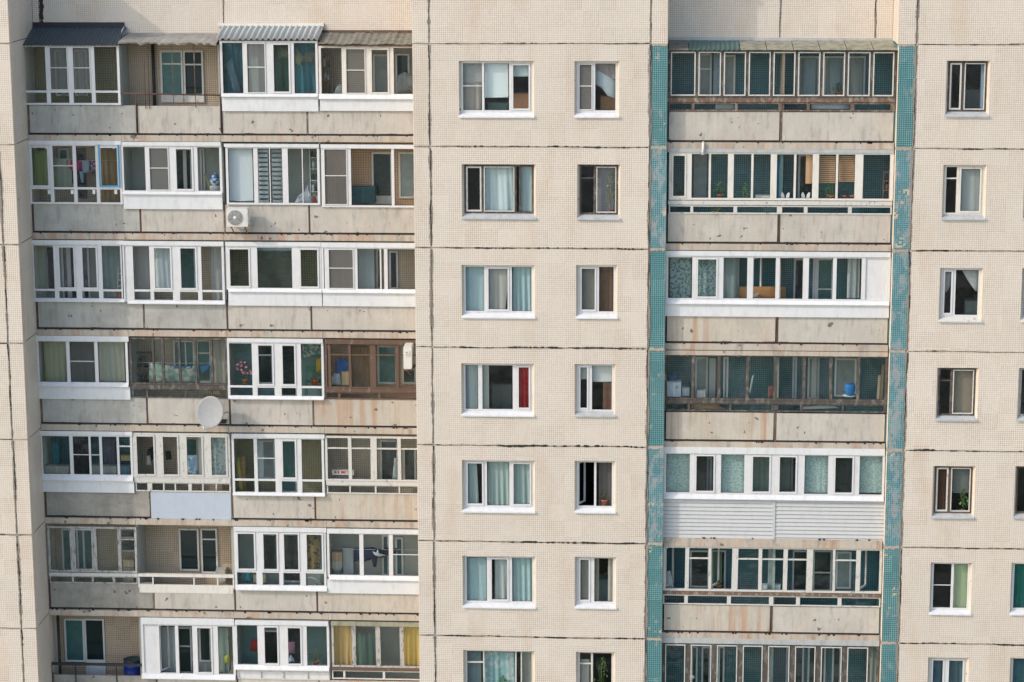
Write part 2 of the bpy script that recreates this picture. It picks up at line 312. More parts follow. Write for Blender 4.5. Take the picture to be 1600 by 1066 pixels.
# --- glazing -----------------------------------------------------------------
def glazing(X0, X1, Z0, Z1, d, ms, cells, fw=.055, th=.07, trans=None, lowcells=None, jit=0., sw=.05):
    """returns (frame, panes, nets, infill) meshes. ms: [(x, half width)]; trans: Z of a transom"""
    fr, gl, nt_, inf, gk = MB(), MB(), MB(), MB(), MB()
    y0, y1 = d-.02, d+th-.02
    fr.box(X0, X0+fw, y0, y1, Z0, Z1); fr.box(X1-fw, X1, y0, y1, Z0, Z1)
    fr.box(X0+fw, X1-fw, y0, y1, Z1-fw, Z1); fr.box(X0+fw, X1-fw, y0, y1, Z0, Z0+fw)
    ed = [X0+fw]
    for (x, hw) in ms:
        dx = random.uniform(-jit, jit)
        fr.bar(x-hw-dx/2, x+hw-dx/2, y0-.003, y1-.004, Z0+fw, Z1-fw, dx); ed += [x-hw, x+hw]
    ed.append(X1-fw)
    cz0, cz1 = Z0+fw, Z1-fw
    for i in range(len(ed)//2):
        a, b = ed[2*i], ed[2*i+1]
        if b-a < .04: continue
        c = cells[i] if i < len(cells) else 'p'
        lo = cz0
        if trans and c not in 'f':
            fr.box(a, b, y0+.002, y1-.008, trans-.03, trans+.03); lo = trans+.03
            lc = (lowcells or 'p'*20)[i]
            if lc == 'f': inf.box(a+.002, b-.002, d+.015, d+.03, cz0, trans-.03)
            elif lc != 'o': gl.add([(a, d+.022, cz0), (b, d+.02, cz0), (b, d+.024, trans-.03), (a, d+.026, trans-.03)], [(0, 1, 2, 3)])
            gk.box(a, b, d+.029, d+.034, cz0, cz0+.012); 
        hi = cz1; r = .045
        if c in 'snSw':
            rr = sw if c == 's' else .03 if c == 'n' else .045
            for q in ((a+.004, a+rr, lo+.004, hi-.004), (b-rr, b-.004, lo+.004, hi-.004), (a+rr, b-rr, lo+.004, lo+rr), (a+rr, b-rr, hi-rr, hi-.004)):
                fr.box(q[0], q[1], y0-.02, y0+.03, q[2], q[3], 1)
            a_, b_, lo_, hi_ = a+rr, b-rr, lo+rr, hi-rr
        else: a_, b_, lo_, hi_ = a, b, lo, hi
        if c == 'f': inf.box(a+.002, b-.002, d+.01, d+.03, lo, hi); continue
        if c == 'o': continue
        if c == 'O':                      # a sash swung inwards, hinged at its left
            L = (b-a)*.92; an = radians(62); pts = []
            for q in ((0, .05, 0, 1), (L-.05, L, 0, 1), (.05, L-.05, 0, .05), (.05, L-.05, -.05, 0)):
                zA = lo+.02 if q[3] in (1,) or q[2] == 0 else hi-.07; zB = hi-.02 if q[3] == 1 else zA+.05
                x0q, x1q = q[0], q[1]
                m_ = [(x0q*cos(an)+a, d+.05+x0q*sin(an)), (x1q*cos(an)+a, d+.05+x1q*sin(an))]
                nx, ny = -sin(an)*.04, cos(an)*.04
                fr.add([(m_[0][0], m_[0][1], zA), (m_[1][0], m_[1][1], zA), (m_[1][0]+nx, m_[1][1]+ny, zA), (m_[0][0]+nx, m_[0][1]+ny, zA),
                        (m_[0][0], m_[0][1], zB), (m_[1][0], m_[1][1], zB), (m_[1][0]+nx, m_[1][1]+ny, zB), (m_[0][0]+nx, m_[0][1]+ny, zB)],
                       [(3, 2, 1, 0), (4, 5, 6, 7), (0, 1, 5, 4), (1, 2, 6, 5), (2, 3, 7, 6), (3, 0, 4, 7)])
            continue
        jy = [random.uniform(-.006, .006) for _ in range(3)]; gl.add([(a_, d+.022, lo_), (b_, d+.022+jy[0], lo_), (b_, d+.022+jy[0]+jy[1], hi_), (a_, d+.022+jy[1], hi_)], [(0, 1, 2, 3)])
        t = .007                          # rubber seal round the glass
        for q in ((a_, a_+t, lo_, hi_), (b_-t, b_, lo_, hi_), (a_+t, b_-t, lo_, lo_+t), (a_+t, b_-t, hi_-t, hi_)):
            gk.box(q[0], q[1], d+.008, d+.019, q[2], q[3])
        if c in 'nh':
            zb = lo+(hi-lo)*.52; fr.box(a_, b_, y0-.012, y0+.006, zb-.011, zb+.011)
        if c == 'n': nt_.box(a_, b_, y0+.008, y0+.011, lo_, hi_)
        if c in 'uv': zb = hi-(hi-lo)*.25; fr.box(a_, b_, y0+.004, y1-.01, zb-.018, zb+.018)
        if c == 'z': xb = (a_+b_)/2; fr.box(xb-.012, xb+.012, y0, y0+.03, lo_, hi_)
    return fr, gl, nt_, inf, gk
def attach(root, parts, fmat, gmat, inf='pvc'):
    fr, gl, nt_, infm, gk = parts
    gl.build('pane', gmat, root); nt_.build('insect_screen', 'net', root); infm.build('infill_panel', inf, root)
    gk.build('gasket', 'rubber', root)
# --- soft things --------------------------------------------------------------
def sheet(x0, x1, z0, z1, d, amp=.03, wl=.17, mat=None, name='curtain', taper=0., nx=None, hem=.0, parent=None):
    m = MB(); nx = nx or max(6, int((x1-x0)/.022)); nz = 6; ph_ = random.uniform(0, 6); V = []
    for j in range(nz+1):
        t = j/nz
        for i in range(nx+1):
            s = i/nx; x = x0+(x1-x0)*s; x += taper*(1-t)*(s if taper < 0 else s)
            ww = 1+.3*sin(x*3.1+ph_)
            y = d+amp*sin((x-x0)/wl*2*pi*ww*.8+ph_)*(0.45+.55*(1-t))+amp*.3*sin(x*41+t*2)
            V.append((x, y, z0+(z1-z0)*t+(hem*sin(s*5+ph_)*(1-t))))
    m.add(V, [(j*(nx+1)+i, j*(nx+1)+i+1, (j+1)*(nx+1)+i+1, (j+1)*(nx+1)+i) for j in range(nz) for i in range(nx)], 0, True)
    return m.build(name, mat, parent)
def curtain(x0, x1, y0, y1, d, c, label, amp=.03, wl=.17, cat='curtain', name='curtain', taper=0., pat=None, hem=0.):
    ym, xm = (y0+y1)/2, (x0+x1)/2
    o = sheet(P(x0, ym, d)[0], P(x1, ym, d)[0], P(xm, y1, d)[1], P(xm, y0, d)[1], d, amp, wl, fab(tuple(min(.8, v*1.18) for v in c), pat), name, taper, hem=hem)
    return tag(o, label, cat, 'curtains and blinds behind the glass')
def blind(x0, x1, y0, y1, d, c, label, stripes=0):
    ym, xm = (y0+y1)/2, (x0+x1)/2
    X0, X1, Z0, Z1 = P(x0, ym, d)[0], P(x1, ym, d)[0], P(xm, y1, d)[1], P(xm, y0, d)[1]
    m = MB()
    if not stripes: m.box(X0, X1, d, d+.012, Z0, Z1); m.tube([(X0, d+.006, Z0), (X1, d+.006, Z0)], .016)
    else:
        h = (Z1-Z0)/stripes
        for i in range(stripes): m.box(X0, X1, d, d+.01, Z0+i*h, Z0+i*h+h*.62)
        m.box(X0, X0+.012, d+.012, d+.016, Z0, Z1); m.box(X1-.012, X1, d+.012, d+.016, Z0, Z1)
    o = m.build('roller_blind', fab(c)); return tag(o, label, 'blind', 'curtains and blinds behind the glass')
def rag(pts, d, c, label, name='garment', cat='clothing', amp=.02, group='laundry hung up in the loggias', pat=None):
    """a hanging cloth with a real outline (pixels), a little thickness and folds"""
    W = [P(x, y, d) for x, y in pts]
    m = MB(); cx = sum(p[0] for p in W)/len(W); cz = sum(p[1] for p in W)/len(W)
    n_ = len(W); vs = [(cx, d-.03, cz)]; D = []
    for i in range(n_):
        a, b = W[i], W[(i+1) % n_]
        for k in range(3): D.append((a[0]+(b[0]-a[0])*k/3, a[1]+(b[1]-a[1])*k/3))
    for ring in (.5, 1.):
        for (x, z) in D:
            X, Z = cx+(x-cx)*ring, cz+(z-cz)*ring; vs.append((X, d+amp*sin(X*37)+amp*.5*sin(Z*19), Z))
    k = len(D); vs += [(cx, d+.02, cz)]+[(cx+(x-cx), d+.02+amp*sin((cx+(x-cx))*37)+amp*.5*sin(z*19), z) for x, z in D]
    fs = [(0, 1+(i+1) % k, 1+i) for i in range(k)]+[(1+i, 1+(i+1) % k, 1+k+(i+1) % k, 1+k+i) for i in range(k)]
    b = 1+2*k; fs += [(b, b+1+i, b+1+(i+1) % k) for i in range(k)]+[(1+k+i, 1+k+(i+1) % k, b+1+(i+1) % k, b+1+i) for i in range(k)]
    m.add(vs, fs, 0, True); o = m.build(name, fab(c, pat)); return tag(o, label, cat, group)
def plant(px, py, d, hpx, wpx, c, label, potc=(.42, .16, .08), flower=None, n=90, leaf=.05, poth=.14, potr=.085, name='potted_plant', cat='plant'):
    X, Z = P(px, py, d); h = hpx*.0182; wd = wpx*.0182
    e = empty(name, (X, d, Z), label, cat, 'house plants')
    m = MB(); m.lathe((X, d, Z), [(0, 0), (potr*.75, 0), (potr, poth*.85), (potr*1.12, poth*.86), (potr*1.12, poth), (potr*.95, poth), (potr*.9, poth*.9), (0, poth*.9)], 14); m.build('pot', solid(potc), e)
    st = MB(); lf = MB(); fl = MB(); zb = Z+poth*.9
    for i in range(7):
        a = random.uniform(0, 6.3); r = random.uniform(.1, .42)*wd; t = random.uniform(.6, .95)
        st.tube([(X, d, zb), (X+r*.5*cos(a), d+r*.3*sin(a), zb+(h-poth)*t*.6), (X+r*cos(a), d+r*.5*sin(a), zb+(h-poth)*t)], .006, 5)
    for i in range(n):
        a = random.uniform(0, 6.3); t = random.random()**.8; env = sin(pi*min(1, .25+t*.8))
        r = wd/2*env*random.random()**.5; p = (X+r*cos(a), d+min(.035 if d < .3 else .2, r)*sin(a), zb+(h-poth)*t)
        l = leaf*random.uniform(.6, 1.4); b_ = random.uniform(0, 6.3); ti = random.uniform(-1, .6)
        dv = mathutils.Vector((cos(b_)*l, sin(b_)*l*(.25 if d < .3 else .7), ti*l)); sd = mathutils.Vector((-sin(b_)*l*.32, cos(b_)*l*.32, l*.12)); p = mathutils.Vector(p)
        lf.add([p, p+dv*.5+sd, p+dv, p+dv*.5-sd], [(0, 1, 2, 3)], random.randint(0, 1))
    if flower:
        for i in range(flower[1]):
            a = random.uniform(0, 6.3); r = wd*.42*random.random()**.5; t = random.uniform(.35, 1.)
            p = mathutils.Vector((X+r*cos(a), d-.06-random.random()*.1, zb+(h-poth)*t))
            for k in range(6):
                q = 2*pi*k/6; l = .035; fl.add([p, p+mathutils.Vector((cos(q-.4)*l, -.01, sin(q-.4)*l)), p+mathutils.Vector((cos(q+.4)*l, -.015, sin(q+.4)*l))], [(0, 1, 2)])
    st.build('stem', solid((.10, .12, .04)), e); lf.build('foliage', [solid(c), solid(tuple(v*.55 for v in c))], e); fl.build('flower', solid(flower[0]), e) if flower else None
    return e
def carton(x0, x1, y0, y1, d, c, label, dep=.3, name='carton', cat='box', tilt=0., lidc=None):
    X0, X1, Z0, Z1 = P(x0, y1, d)[0], P(x1, y1, d)[0], P(x0, y1, d)[1], P(x0, y0, d)[1]
    e = empty(name, ((X0+X1)/2, d+dep/2, Z0), label, cat, 'things stored in the loggias')
    m = MB(); m.box(X0, X1, d, d+dep, Z0, Z1-.012); b = m.build('body', solid(c, .8, .2), e)
    m = MB(); m.box(X0-.006, X1+.006, d-.006, d+dep+.006, Z1-.0118, Z1+.01); m.build('lid', solid(lidc or tuple(v*.8 for v in c), .8, .2), e)
    m = MB(); xm = (X0+X1)/2; m.box(xm-.02, xm+.02, d-.004, d-.001, Z0+.01, Z1-.02); m.build('tape', solid(tuple(min(1, v*1.25) for v in c), .4, .4), e)
    return e
exec_later = []
# ==================================================================== windows in the flat panels
wins = {}                                  # (column, row) -> holes
def window(col, row, x0, x1, y0, y1, ms, cells, fmat='pvc', sill='metalw', gmat='glass', trans=None, room='room', sillh=7.5, jit=0., fw=.05, sash=None, sw=.05):
    xm, ym = (x0+x1)/2, (y0+y1)/2
    X0, X1 = P(x0, ym, 0)[0], P(x1, ym, 0)[0]; Z1 = P(xm, y0, 0)[1]; Zs = P(xm, y1, -.03)[1]
    zf = P(xm, y1-sillh, .12)[1]           # foot of the frame, top of the sloping sill
    wins.setdefault((col, row), []).append((X0, X1, Zs+.012, Z1))
    a, b, t = X0+.056, X1-.056, Z1-.019
    mm = [(P(x, ym, .13)[0], hw) for x, hw in ms]
    g5 = glazing(a, b, zf, t, .135, mm, cells, fw=fw, th=.07, jit=jit, sw=sw)
    root = g5[0].build('window', [fmat, sash or fmat], B); attach(root, g5, fmat, gmat)
    s = MB(); lip = .05
    s.add([(X0-.015, -lip, Zs+.006), (X1+.015, -lip, Zs+.006), (b+.0, .125, zf), (a-.0, .125, zf), (X0-.015, -lip, Zs-.028), (X1+.015, -lip, Zs-.028), (b, .125, zf-.03), (a, .125, zf-.03)],
          [(0, 1, 2, 3), (4, 5, 1, 0), (7, 6, 5, 4), (5, 6, 2, 1), (7, 4, 0, 3)])
    s.build('sill', sill, root)
    q = MB(); e = .02; x0_, x1_, z0_, z1_ = a-.25, b+.25, Zs-.6, Z1+.25
    q.add([(x0_, .32, z0_), (x1_, .32, z0_), (x1_, .32, z1_), (x0_, .32, z1_), (x0_, 3.2, z0_), (x1_, 3.2, z0_), (x1_, 3.2, z1_), (x0_, 3.2, z1_)],
          [(4, 5, 6, 7), (0, 1, 5, 4), (1, 2, 6, 5), (2, 3, 7, 6), (3, 0, 4, 7)])
    q.add([(x0_, .315, z0_), (x1_, .315, z0_), (x1_, .315, z1_), (x0_, .315, z1_), (a-.01, .315, Zs), (b+.01, .315, Zs), (b+.01, .315, t+.01), (a-.01, .315, t+.01)],
          [(0, 4, 5, 1), (1, 5, 6, 2), (2, 6, 7, 3), (3, 7, 4, 0)])
    q.build('room', room, root); return root
G = (.36, .42, .41); PALE = (.62, .66, .66); GREY = (.40, .41, .39); TEALC = (.28, .42, .44); TAN = (.42, .36, .29)
ROWN = ['top', 'second', 'third', 'fourth', 'fifth', 'sixth', 'bottom']
# wide windows, column a
window('a', 0, 717, 834.6, 95.7, 182.8, [(755, .032), (797.3, .032)], 'hps')
window('a', 1, 721.8, 837, 257, 341.6, [(754.3, .03), (805.5, .025), (812.5, .02)], 'Sspp', 'wood_k', 'metalg', 'glass', sillh=8, jit=.01, sash='wood_w', sw=.03)
window('a', 2, 721.3, 836, 414.5, 496.4, [(758.6, .035), (798, .035)], 'psp')
window('a', 3, 721, 834.6, 568.5, 649.7, [(750.5, .06), (804.5, .06)], 'pps')
window('a', 4, 722, 836, 719.7, 800.2, [(758.6, .045), (797.8, .035)], 'sps')
window('a', 5, 723, 837, 869.5, 949.5, [(763.3, .045), (797.8, .045)], 'psp')
window('a', 6, 724, 836, 1016.7, 1097, [(756.2, .02), (806, .02), (814.7, .018)], 'uppp', 'wood_w', 'metalg', 'glass_dirty', jit=.01)
# narrow windows, column b
window('b', 0, 897.5, 967.6, 96, 183, [(928, .035)], 'np')
window('b', 1, 902, 969, 257.3, 342.8, [(929.6, .035)], 'vs', 'wood_k', 'metalg', 'glass', jit=.01, sash='wood_w', sw=.03)
window('b', 2, 900, 964.5, 414.5, 497, [(934, .035)], 'sp')
window('b', 3, 898, 961.7, 569, 650.5, [(922.5, .045)], 'sp', 'pvc', 'metalg')
window('b', 4, 898, 961.7, 720.4, 801, [(930, .03)], 'Op', room='roomd')
window('b', 5, 898, 963, 870.4, 950.3, [(925.6, .055)], 'sp')
window('b', 6, 900, 961, 1019, 1098, [(924.8, .03)], 'up', 'wood_w', 'metalg', 'glass')
# right-hand column c and the one cut by the picture edge, d
C_ = [(1478, 1546, 95, 182, 1504, 'Ss', 'wood_k', 'metalg', 'glass_d'), (1472.7, 1540.6, 258, 343, 1496, 'us', 'pvc_warm', 'metalg', 'glass'),
      (1467.6, 1535, 419, 502.5, 1490.5, 'sp', 'pvc', 'wood_w', 'glass'), (1463, 1528, 575, 657, 1486, 'us', 'wood_k', 'metalg', 'glass'),
      (1457, 1523, 728.6, 809.5, 1483, 'Ss', 'wood_b', 'metalg', 'glass'), (1453, 1518, 879.4, 960, 1487.5, 'hp', 'pvc', 'metalw', 'glass'),
      (1449, 1513, 1027.7, 1108, 1477, 'ss', 'pvc', 'metalw', 'glass_d')]
for k, (x0, x1, y0, y1, mx, ce, fm, sm, gm) in enumerate(C_):
    window('c', k, x0, x1, y0, y1, [(mx, .035)], ce, fm, sm, gm, jit=.01 if 'wood' in fm else 0, room='roomd' if k == 0 else 'room', sash='wood_w' if 'wood' in fm else None, sw=.03 if 'wood' in fm else .05)
    dx = [125, 127, 128, 127.5, 128, 126, 128][k]
    window('c', k, x0+dx, x1+dx, y0+.5, y1+.5, [(mx+dx, .035)], 'ps' if k % 2 else 'pp', ['pvc', 'pvc', 'wood_p', 'wood_p', 'wood_b', 'pvc', 'wood_w'][k], sm, 'glass_d')
# ==================================================================== panels
zb = [-H*k for k in range(8)]
for k in range(7):
    z1, z0 = zb[k], zb[k+1]
    panel(XA, XB, z0, z1, wins.get(('a', k), [])+wins.get(('b', k), []))
    panel(XR, XR+5.995, z0, z1, wins.get(('c', k), []))
    panel(XL-3.2, XL-.43, z0, z1); panel(XL-.43, XL+.012, z0, z1, th=.28); panel(XN-.012, XA, z0, z1)
    for (a, b) in ((XB, XRL+.008), (XRR-.008, XR)):
        pale = (k % 3 == 1) if a == XB else (k in (1, 2, 3, 4))
        panel(a+.035, b, z0+.02, z1-.03, mat='teal_pale' if pale else 'teal', name='tile_pier', y=.012)
    panel(XR+5.995, XR+12, z0, z1)
# attic storey above the top seam
AT = 2.9
panel(XL-3.2, XL-.43, 0, AT); panel(XL-.43, XL+.012, 0, AT); panel(XN-.012, XA, 0, AT); panel(XA, XB, 0, AT); panel(XB, XRL+.008, 0, AT); panel(XRR-.008, XR, 0, AT); panel(XR, XR+5.995, 0, AT); panel(XR+5.995, XR+12, 0, AT)
for (a, b, y) in ((XL, -11.30, DLB), (-11.30, -6.07, DLB), (-6.07, XN, DLB), (XRL, 9.53, DRB), (9.53, 12.13, DRB), (12.13, XRR, DRB)):
    panel(a, b, -.1, AT, y=y, name='attic_panel')
# return walls of the two recesses
m = MB(); 
for k in range(-1, 7):
    z1, z0 = (AT if k < 0 else zb[k]), (0 if k < 0 else zb[k+1])
    m = MB(); m.box(XL-.25, XL, .285, DLB+.3, z0+.012, z1-.012); m.build('return_wall', 'tile', B)
    m = MB(); m.box(XN, XN+.25, .31, DLB+.3, z0+.012, z1-.012); m.build('return_wall', 'tile', B)
    m = MB(); m.box(XRL-.2, XRL, .315, DRB+.3, z0+.012, z1-.012); m.build('return_wall', 'tile' if k < 0 else 'teal_in', B)
    m = MB(); m.box(XRR, XRR+.2, .315, DRB+.3, z0+.012, z1-.012); m.build('return_wall', 'tile' if k < 0 else 'teal_in', B)
# core that closes the building behind the panels, roof and lower storeys
m = MB(); m.box(XL-3.2, XR+12, 3.35, 12, GZ, AT-.05); m.build('core_wall', 'cement', B)
m = MB(); m.box(XL-3.3, XR+12.1, 3.3, 12.1, AT-.05, AT+.12)
for (a, b, y) in ((XL-3.3, XL+.06, -.06), (XL+.06, XN-.06, DLB-.06), (XN-.06, XRL+.06, -.06), (XRL+.06, XRR-.06, DRB-.06), (XRR-.06, XR+12.1, -.06)): m.box(a, b, y, 3.3, AT+.001, AT+.12)
m.build('roof', 'metalg', B)
m = MB(); m.box(XL-3.2, XR+12, .02, 3.34, GZ, zb[7]-.03); m.build('lower_wall', 'tile', B)
# --- joints between panels: filler set back, ragged cement and tar on top
for k in range(0, 8):
    for (a, b) in ((XL-3.2, XL-.02), (XN, XRL-.02), (XRR+.02, XR+12)): m = MB(); m.box(a, b, .018, .2, zb[k]-.03, zb[k]+.03); m.build('joint_filler', 'joint', B)
    m = MB(); m.box(XL-.02, XL-.002, .02, DLB, zb[k]-.03, zb[k]+.03); m.build('joint_filler', 'tar', B)
for x in (XL-.43, XA, XB+.012, XR, XR+5.995): m = MB(); m.box(x-.04, x+.04, .0215, .2, zb[7], AT); m.build('joint_filler', 'joint', B)
m = MB(); m.box(XL+.03, XN-.03, DLB+.12, DLB+.2, -.2, AT); m.build('joint_filler', 'joint', B)
def ragged(mb, horiz, c, a, b, w0, w1, y, gap=0., step=.05, drift=.012, seed=0):
    rnd = random.Random(seed); n_ = int((b-a)/step); pts = []; on = True; w_ = w0; off = 0
    run = []
    def flush():
        if len(run) > 2:
            vs = []; 
            for (t, o, hw) in run:
                for s in (-1, 1):
                    vs.append((t, y, o+s*hw) if horiz else (o+s*hw, y, t))
            base = list(vs); vs2 = [(v[0], y+.02, v[2]) for v in base]; nn = len(base)
            fs = []
            for i in range(len(run)-1):
                q = (2*i, 2*i+2, 2*i+3, 2*i+1); fs.append(q if horiz else q[::-1])
                fs.append((nn+2*i, nn+2*i+2, 2*i+2, 2*i)); fs.append((2*i+1, 2*i+3, nn+2*i+3, nn+2*i+1))
            mb.add(base+vs2, fs)
        run.clear()
    for i in range(n_+1):
        t = a+(b-a)*i/n_
        w_ += rnd.uniform(-1, 1)*(w1-w0)*.35; w_ = max(w0, min(w1, w_)); off += rnd.uniform(-1, 1)*drift*.35; off = max(-drift, min(drift, off))
        if rnd.random() < (.05 if on else .07)*(1 if gap else 0): on = not on
        if gap and not on and rnd.random() < gap: run.append((t, c+off*.5, .0035+.003*rnd.random())); continue
        run.append((t, c+off, w_*rnd.uniform(.75, 1.2)))
    flush()
sd = 0
def seam(horiz, c, a, b, cw, tw, y, gap, drift=.016):
    global sd
    sd += 1; q = MB(); ragged(q, horiz, c, a, b, cw[0], cw[1], y, seed=sd); q.build('cement_joint', 'cement' if horiz else 'cement_d', B)
    sd += 1; q = MB(); ragged(q, horiz, c, a, b, .003, tw, y-.004, gap=gap, seed=sd, drift=drift); q.build('tar_joint', 'tar', B)
for k in range(0, 7):
    for (a, b, he) in ((XL-3.1, XL-.45, .5), (XL-.41, XL-.01, .6), (XN+.01, XA-.02, .6), (XA+.03, XB-.03, 1.), (XR+.03, XR+5.96, 1.)):
        seam(True, zb[k], a, b, (.016, .036), [.014, .022, .022, .026, .028, .026, .022][k]*he+.004, -.002, .55)
for x, hv in ((XL-.43, 1.), (XA, .9), (XB+.008, .75), (XR, .9)):
    for k in range(-1, 7):
        z1, z0 = (AT if k < 0 else zb[k]), (0 if k < 0 else zb[k+1])
        seam(False, x, z0+.03, z1-.03, (.022, .052), .018*hv+.003, -.0035, .95 if k not in (4, 5) else .78, .022)
for x, y in ((-11.30, DLB), (9.53, DRB), (12.13, DRB), (-6.07, DLB)):
    seam(False, x, .0, AT, (.02, .03) if x > -10 else (.05, .09), .07 if x < -10 else .012, y-.003, .4, .03)
# rough mortar at the ends of the teal piers
rnd = random.Random(3)
for k in range(0, 7):
    for (a, b) in ((XB+.05, XRL-.01), (XRR+.01, XR-.05)):
        mo = MB(); n_ = 16; top = [(a+(b-a)*i/n_, zb[k]+rnd.uniform(.012, .05)) for i in range(n_+1)]; bot = [(a+(b-a)*i/n_, zb[k]-rnd.uniform(.02, .075)) for i in range(n_+1)]
        for i in range(n_): mo.add([(bot[i][0], .004, bot[i][1]), (bot[i+1][0], .004, bot[i+1][1]), (top[i+1][0], .004, top[i+1][1]), (top[i][0], .004, top[i][1])], [(0, 1, 2, 3)])
        mo.build('mortar_patch', 'cement', B)
# ==================================================================== loggias
PJ = [XL+.03, -8.43, -6.02, -3.60, XN]; LJ = [XL, -8.87, -6.05, -3.27, XN]
def rect(x0, x1, y0, y1, d):
    return P(x0, (y0+y1)/2, d)[0], P(x1, (y0+y1)/2, d)[0], P((x0+x1)/2, y1, d)[1], P((x0+x1)/2, y0, d)[1]
def corrugated(root, x0, x1, zt, yt, zbm, yb, mat, name='awning_roof', wl=.15, amp=.022, lean=0., th=.012, slat=True):
    m = MB(); n_ = int((x1-x0)/wl*8); V = []
    for j, (z, y, ww) in enumerate(((zt, yt, 0), (zbm, yb, 1))):
        for i in range(n_+1):
            s = i/n_; x = x0+(x1-x0)*s+(lean*ww*(s-.5)*2); b_ = amp*sin(i/8*2*pi) if slat else amp*.5*sin(i*.37)+amp*.3*sin(i*1.7)
            V.append((x, y-b_*.3, z+b_))
    k = n_+1; V += [(v[0], v[1]+.004, v[2]-th) for v in V]
    fs = [(i, i+1, k+i+1, k+i)[::-1] for i in range(n_)]+[(2*k+i, 2*k+i+1, 3*k+i+1, 3*k+i) for i in range(n_)]+[(k+i, k+i+1, 3*k+i+1, 3*k+i) for i in range(n_)]
    m.add(V, fs, 0, slat); return m.build(name, mat, root)
def loggia(side, col, row, glz=None, fmat='pvc', gmat='glass', head=None, headmat='metalw', sill=None, clad=None, cladmat='metalw', low=None, lowmat=None, back='tile_in', units=(), pmat='conc', ptop=1.86, rail=None, railmat='rail', div='inw', inf='pvc', jit=0., fw=.055, label=None, painted=None, slabmat='slab', lowglass=None, sash=None, sw=.05):
    dF, dB = (DL, DLB) if side == 'L' else (DR, DRB); z0 = -H*row
    X0, X1 = (LJ[col], LJ[col+1]) if side == 'L' else (XRL, XRR)
    g = .004 if side == 'L' else 0
    root = MB(); root.box(X0+g, X1-g, dF-.07, dB+.1, z0-2.86, z0-2.69)
    if row == 0: pass
    root = root.build('loggia', slabmat, B, label)
    m = MB(); m.box(X0+g, X1-g, dB, dB+.12, z0-2.69, z0-.062 if row else z0-.14); m.build('back_wall', back, root)
    if side == 'L' and col > 0:
        m = MB(); m.box(X0-.035, X0+.035, dF+.06, dB, z0-2.69, z0-.07 if row else z0-.17); m.build('side_wall', div, root)
    if side == 'R':
        m = MB(); m.box(9.56, 9.64, dF+.12, dB, z0-2.69, z0-.07 if row else z0-.17); m.build('side_wall', div, root)
    # parapet slabs with an open joint and a steel post between them
    bs = [(PJ[col], PJ[col+1])] if side == 'L' else [(XRL+.02, 9.53), (9.56, XRR+.0)]
    for i, (a, b) in enumerate(bs):
        m = MB(); c = .035; sk = random.uniform(-.008, .008)
        m.bar(a+c, b-c*.6, dF+.005, dF+.085, z0-2.635, z0-ptop, dz=sk)
        m.build('parapet_panel', pmat[i] if isinstance(pmat, list) else pmat, root)
        if i or side == 'L':
            m = MB(); m.box(a-.018, a+.022, dF+.012, dF+.05, z0-2.70, z0-ptop+.06); m.build('post', 'rust' if (row+col) % 3 else 'rail', root)
    # gap of tar and crumbs under the parapet
    m = MB(); ragged(m, True, z0-2.655, X0+.02, X1-.02, .008, .022, dF-.001, gap=.25, seed=100+row*9+col, drift=.01)
    m.box(X0+.01, X1-.01, dF+.03, dF+.07, z0-2.69, z0-2.636); 
    rr = random.Random(row*7+col)
    for i in range(rr.randint(4, 8)*(2 if side == 'R' else 1)):
        x = rr.uniform(X0+.1, X1-.1); w_ = rr.uniform(.02, .06); m.prism([(x-w_, z0-2.66), (x+w_*.8, z0-2.655), (x+w_*.5, z0-2.69-rr.uniform(0, .03)), (x-w_*.4, z0-2.70)], dF-.073, dF-.06)
    m.build('gap_tar', 'tar', root)
    if glz:
        a, b, c_, t = rect(glz[0], glz[1], glz[2], glz[3], dF-.03)
        ym = (glz[2]+glz[3])/2
        tz = P((glz[0]+glz[1])/2, glz[6], dF)[1] if len(glz) > 6 and glz[6] else None
        b = min(b, X1)
        g5 = glazing(a, b, c_, t, dF-.03, [(P(x, ym, dF-.03)[0], w_) for x, w_ in glz[4]], glz[5], trans=tz, jit=jit, fw=fw, lowcells=glz[7] if len(glz) > 7 else None, sw=sw)
        g5[0].build('window_frame', [fmat, sash or fmat], root); attach(root, g5, fmat, gmat, inf)
        # side cheek of the box
        m = MB(); m.box(a-.012, a, dF-.05, dF+.03, c_, t); m.build('side_trim', fmat, root); m = MB(); m.box(b, b+.012, dF-.05, dF+.03, c_, t); m.build('side_trim', fmat, root)
    if head:
        a, b, c_, t = rect(*head, dF-.06); b = min(b, X1)
        m = MB(); m.bar(a, b, dF-.085, dF+.06, c_, t, dz=random.uniform(-.006, .006)); m.build('head_flashing', headmat, root)
    if sill:
        a, b, c_, t = rect(*sill, dF-.06); b = min(b, X1)
        m = MB(); m.add([(a, dF-.05, t), (b, dF-.05, t), (b, dF-.12, c_+.02), (a, dF-.12, c_+.02), (a, dF-.12, c_), (b, dF-.12, c_), (b, dF+.0, c_), (a, dF+.0, c_), (a, dF, t), (b, dF, t)],
              [(3, 2, 1, 0), (4, 5, 2, 3), (7, 6, 5, 4), (0, 1, 9, 8), (8, 9, 6, 7), (0, 8, 7, 4), (0, 4, 3), (1, 2, 5), (1, 5, 6, 9)]); m.build('sill', headmat if fmat.startswith('pvc') else fmat, root)
    if clad:
        a, b, c_, t = rect(*clad, dF-.05); b = min(b, X1)
        m = MB(); m.box(a, b, dF-.055, dF-.028, c_, t)
        k = int((b-a)/.5)
        m.build('cladding', cladmat, root)
    if painted:
        a, b, c_, t = rect(*painted, dF); m = MB(); m.box(a, min(b, X1), dF-.012, dF+.003, c_, t); m.build('painted_board', 'paleblue', root)
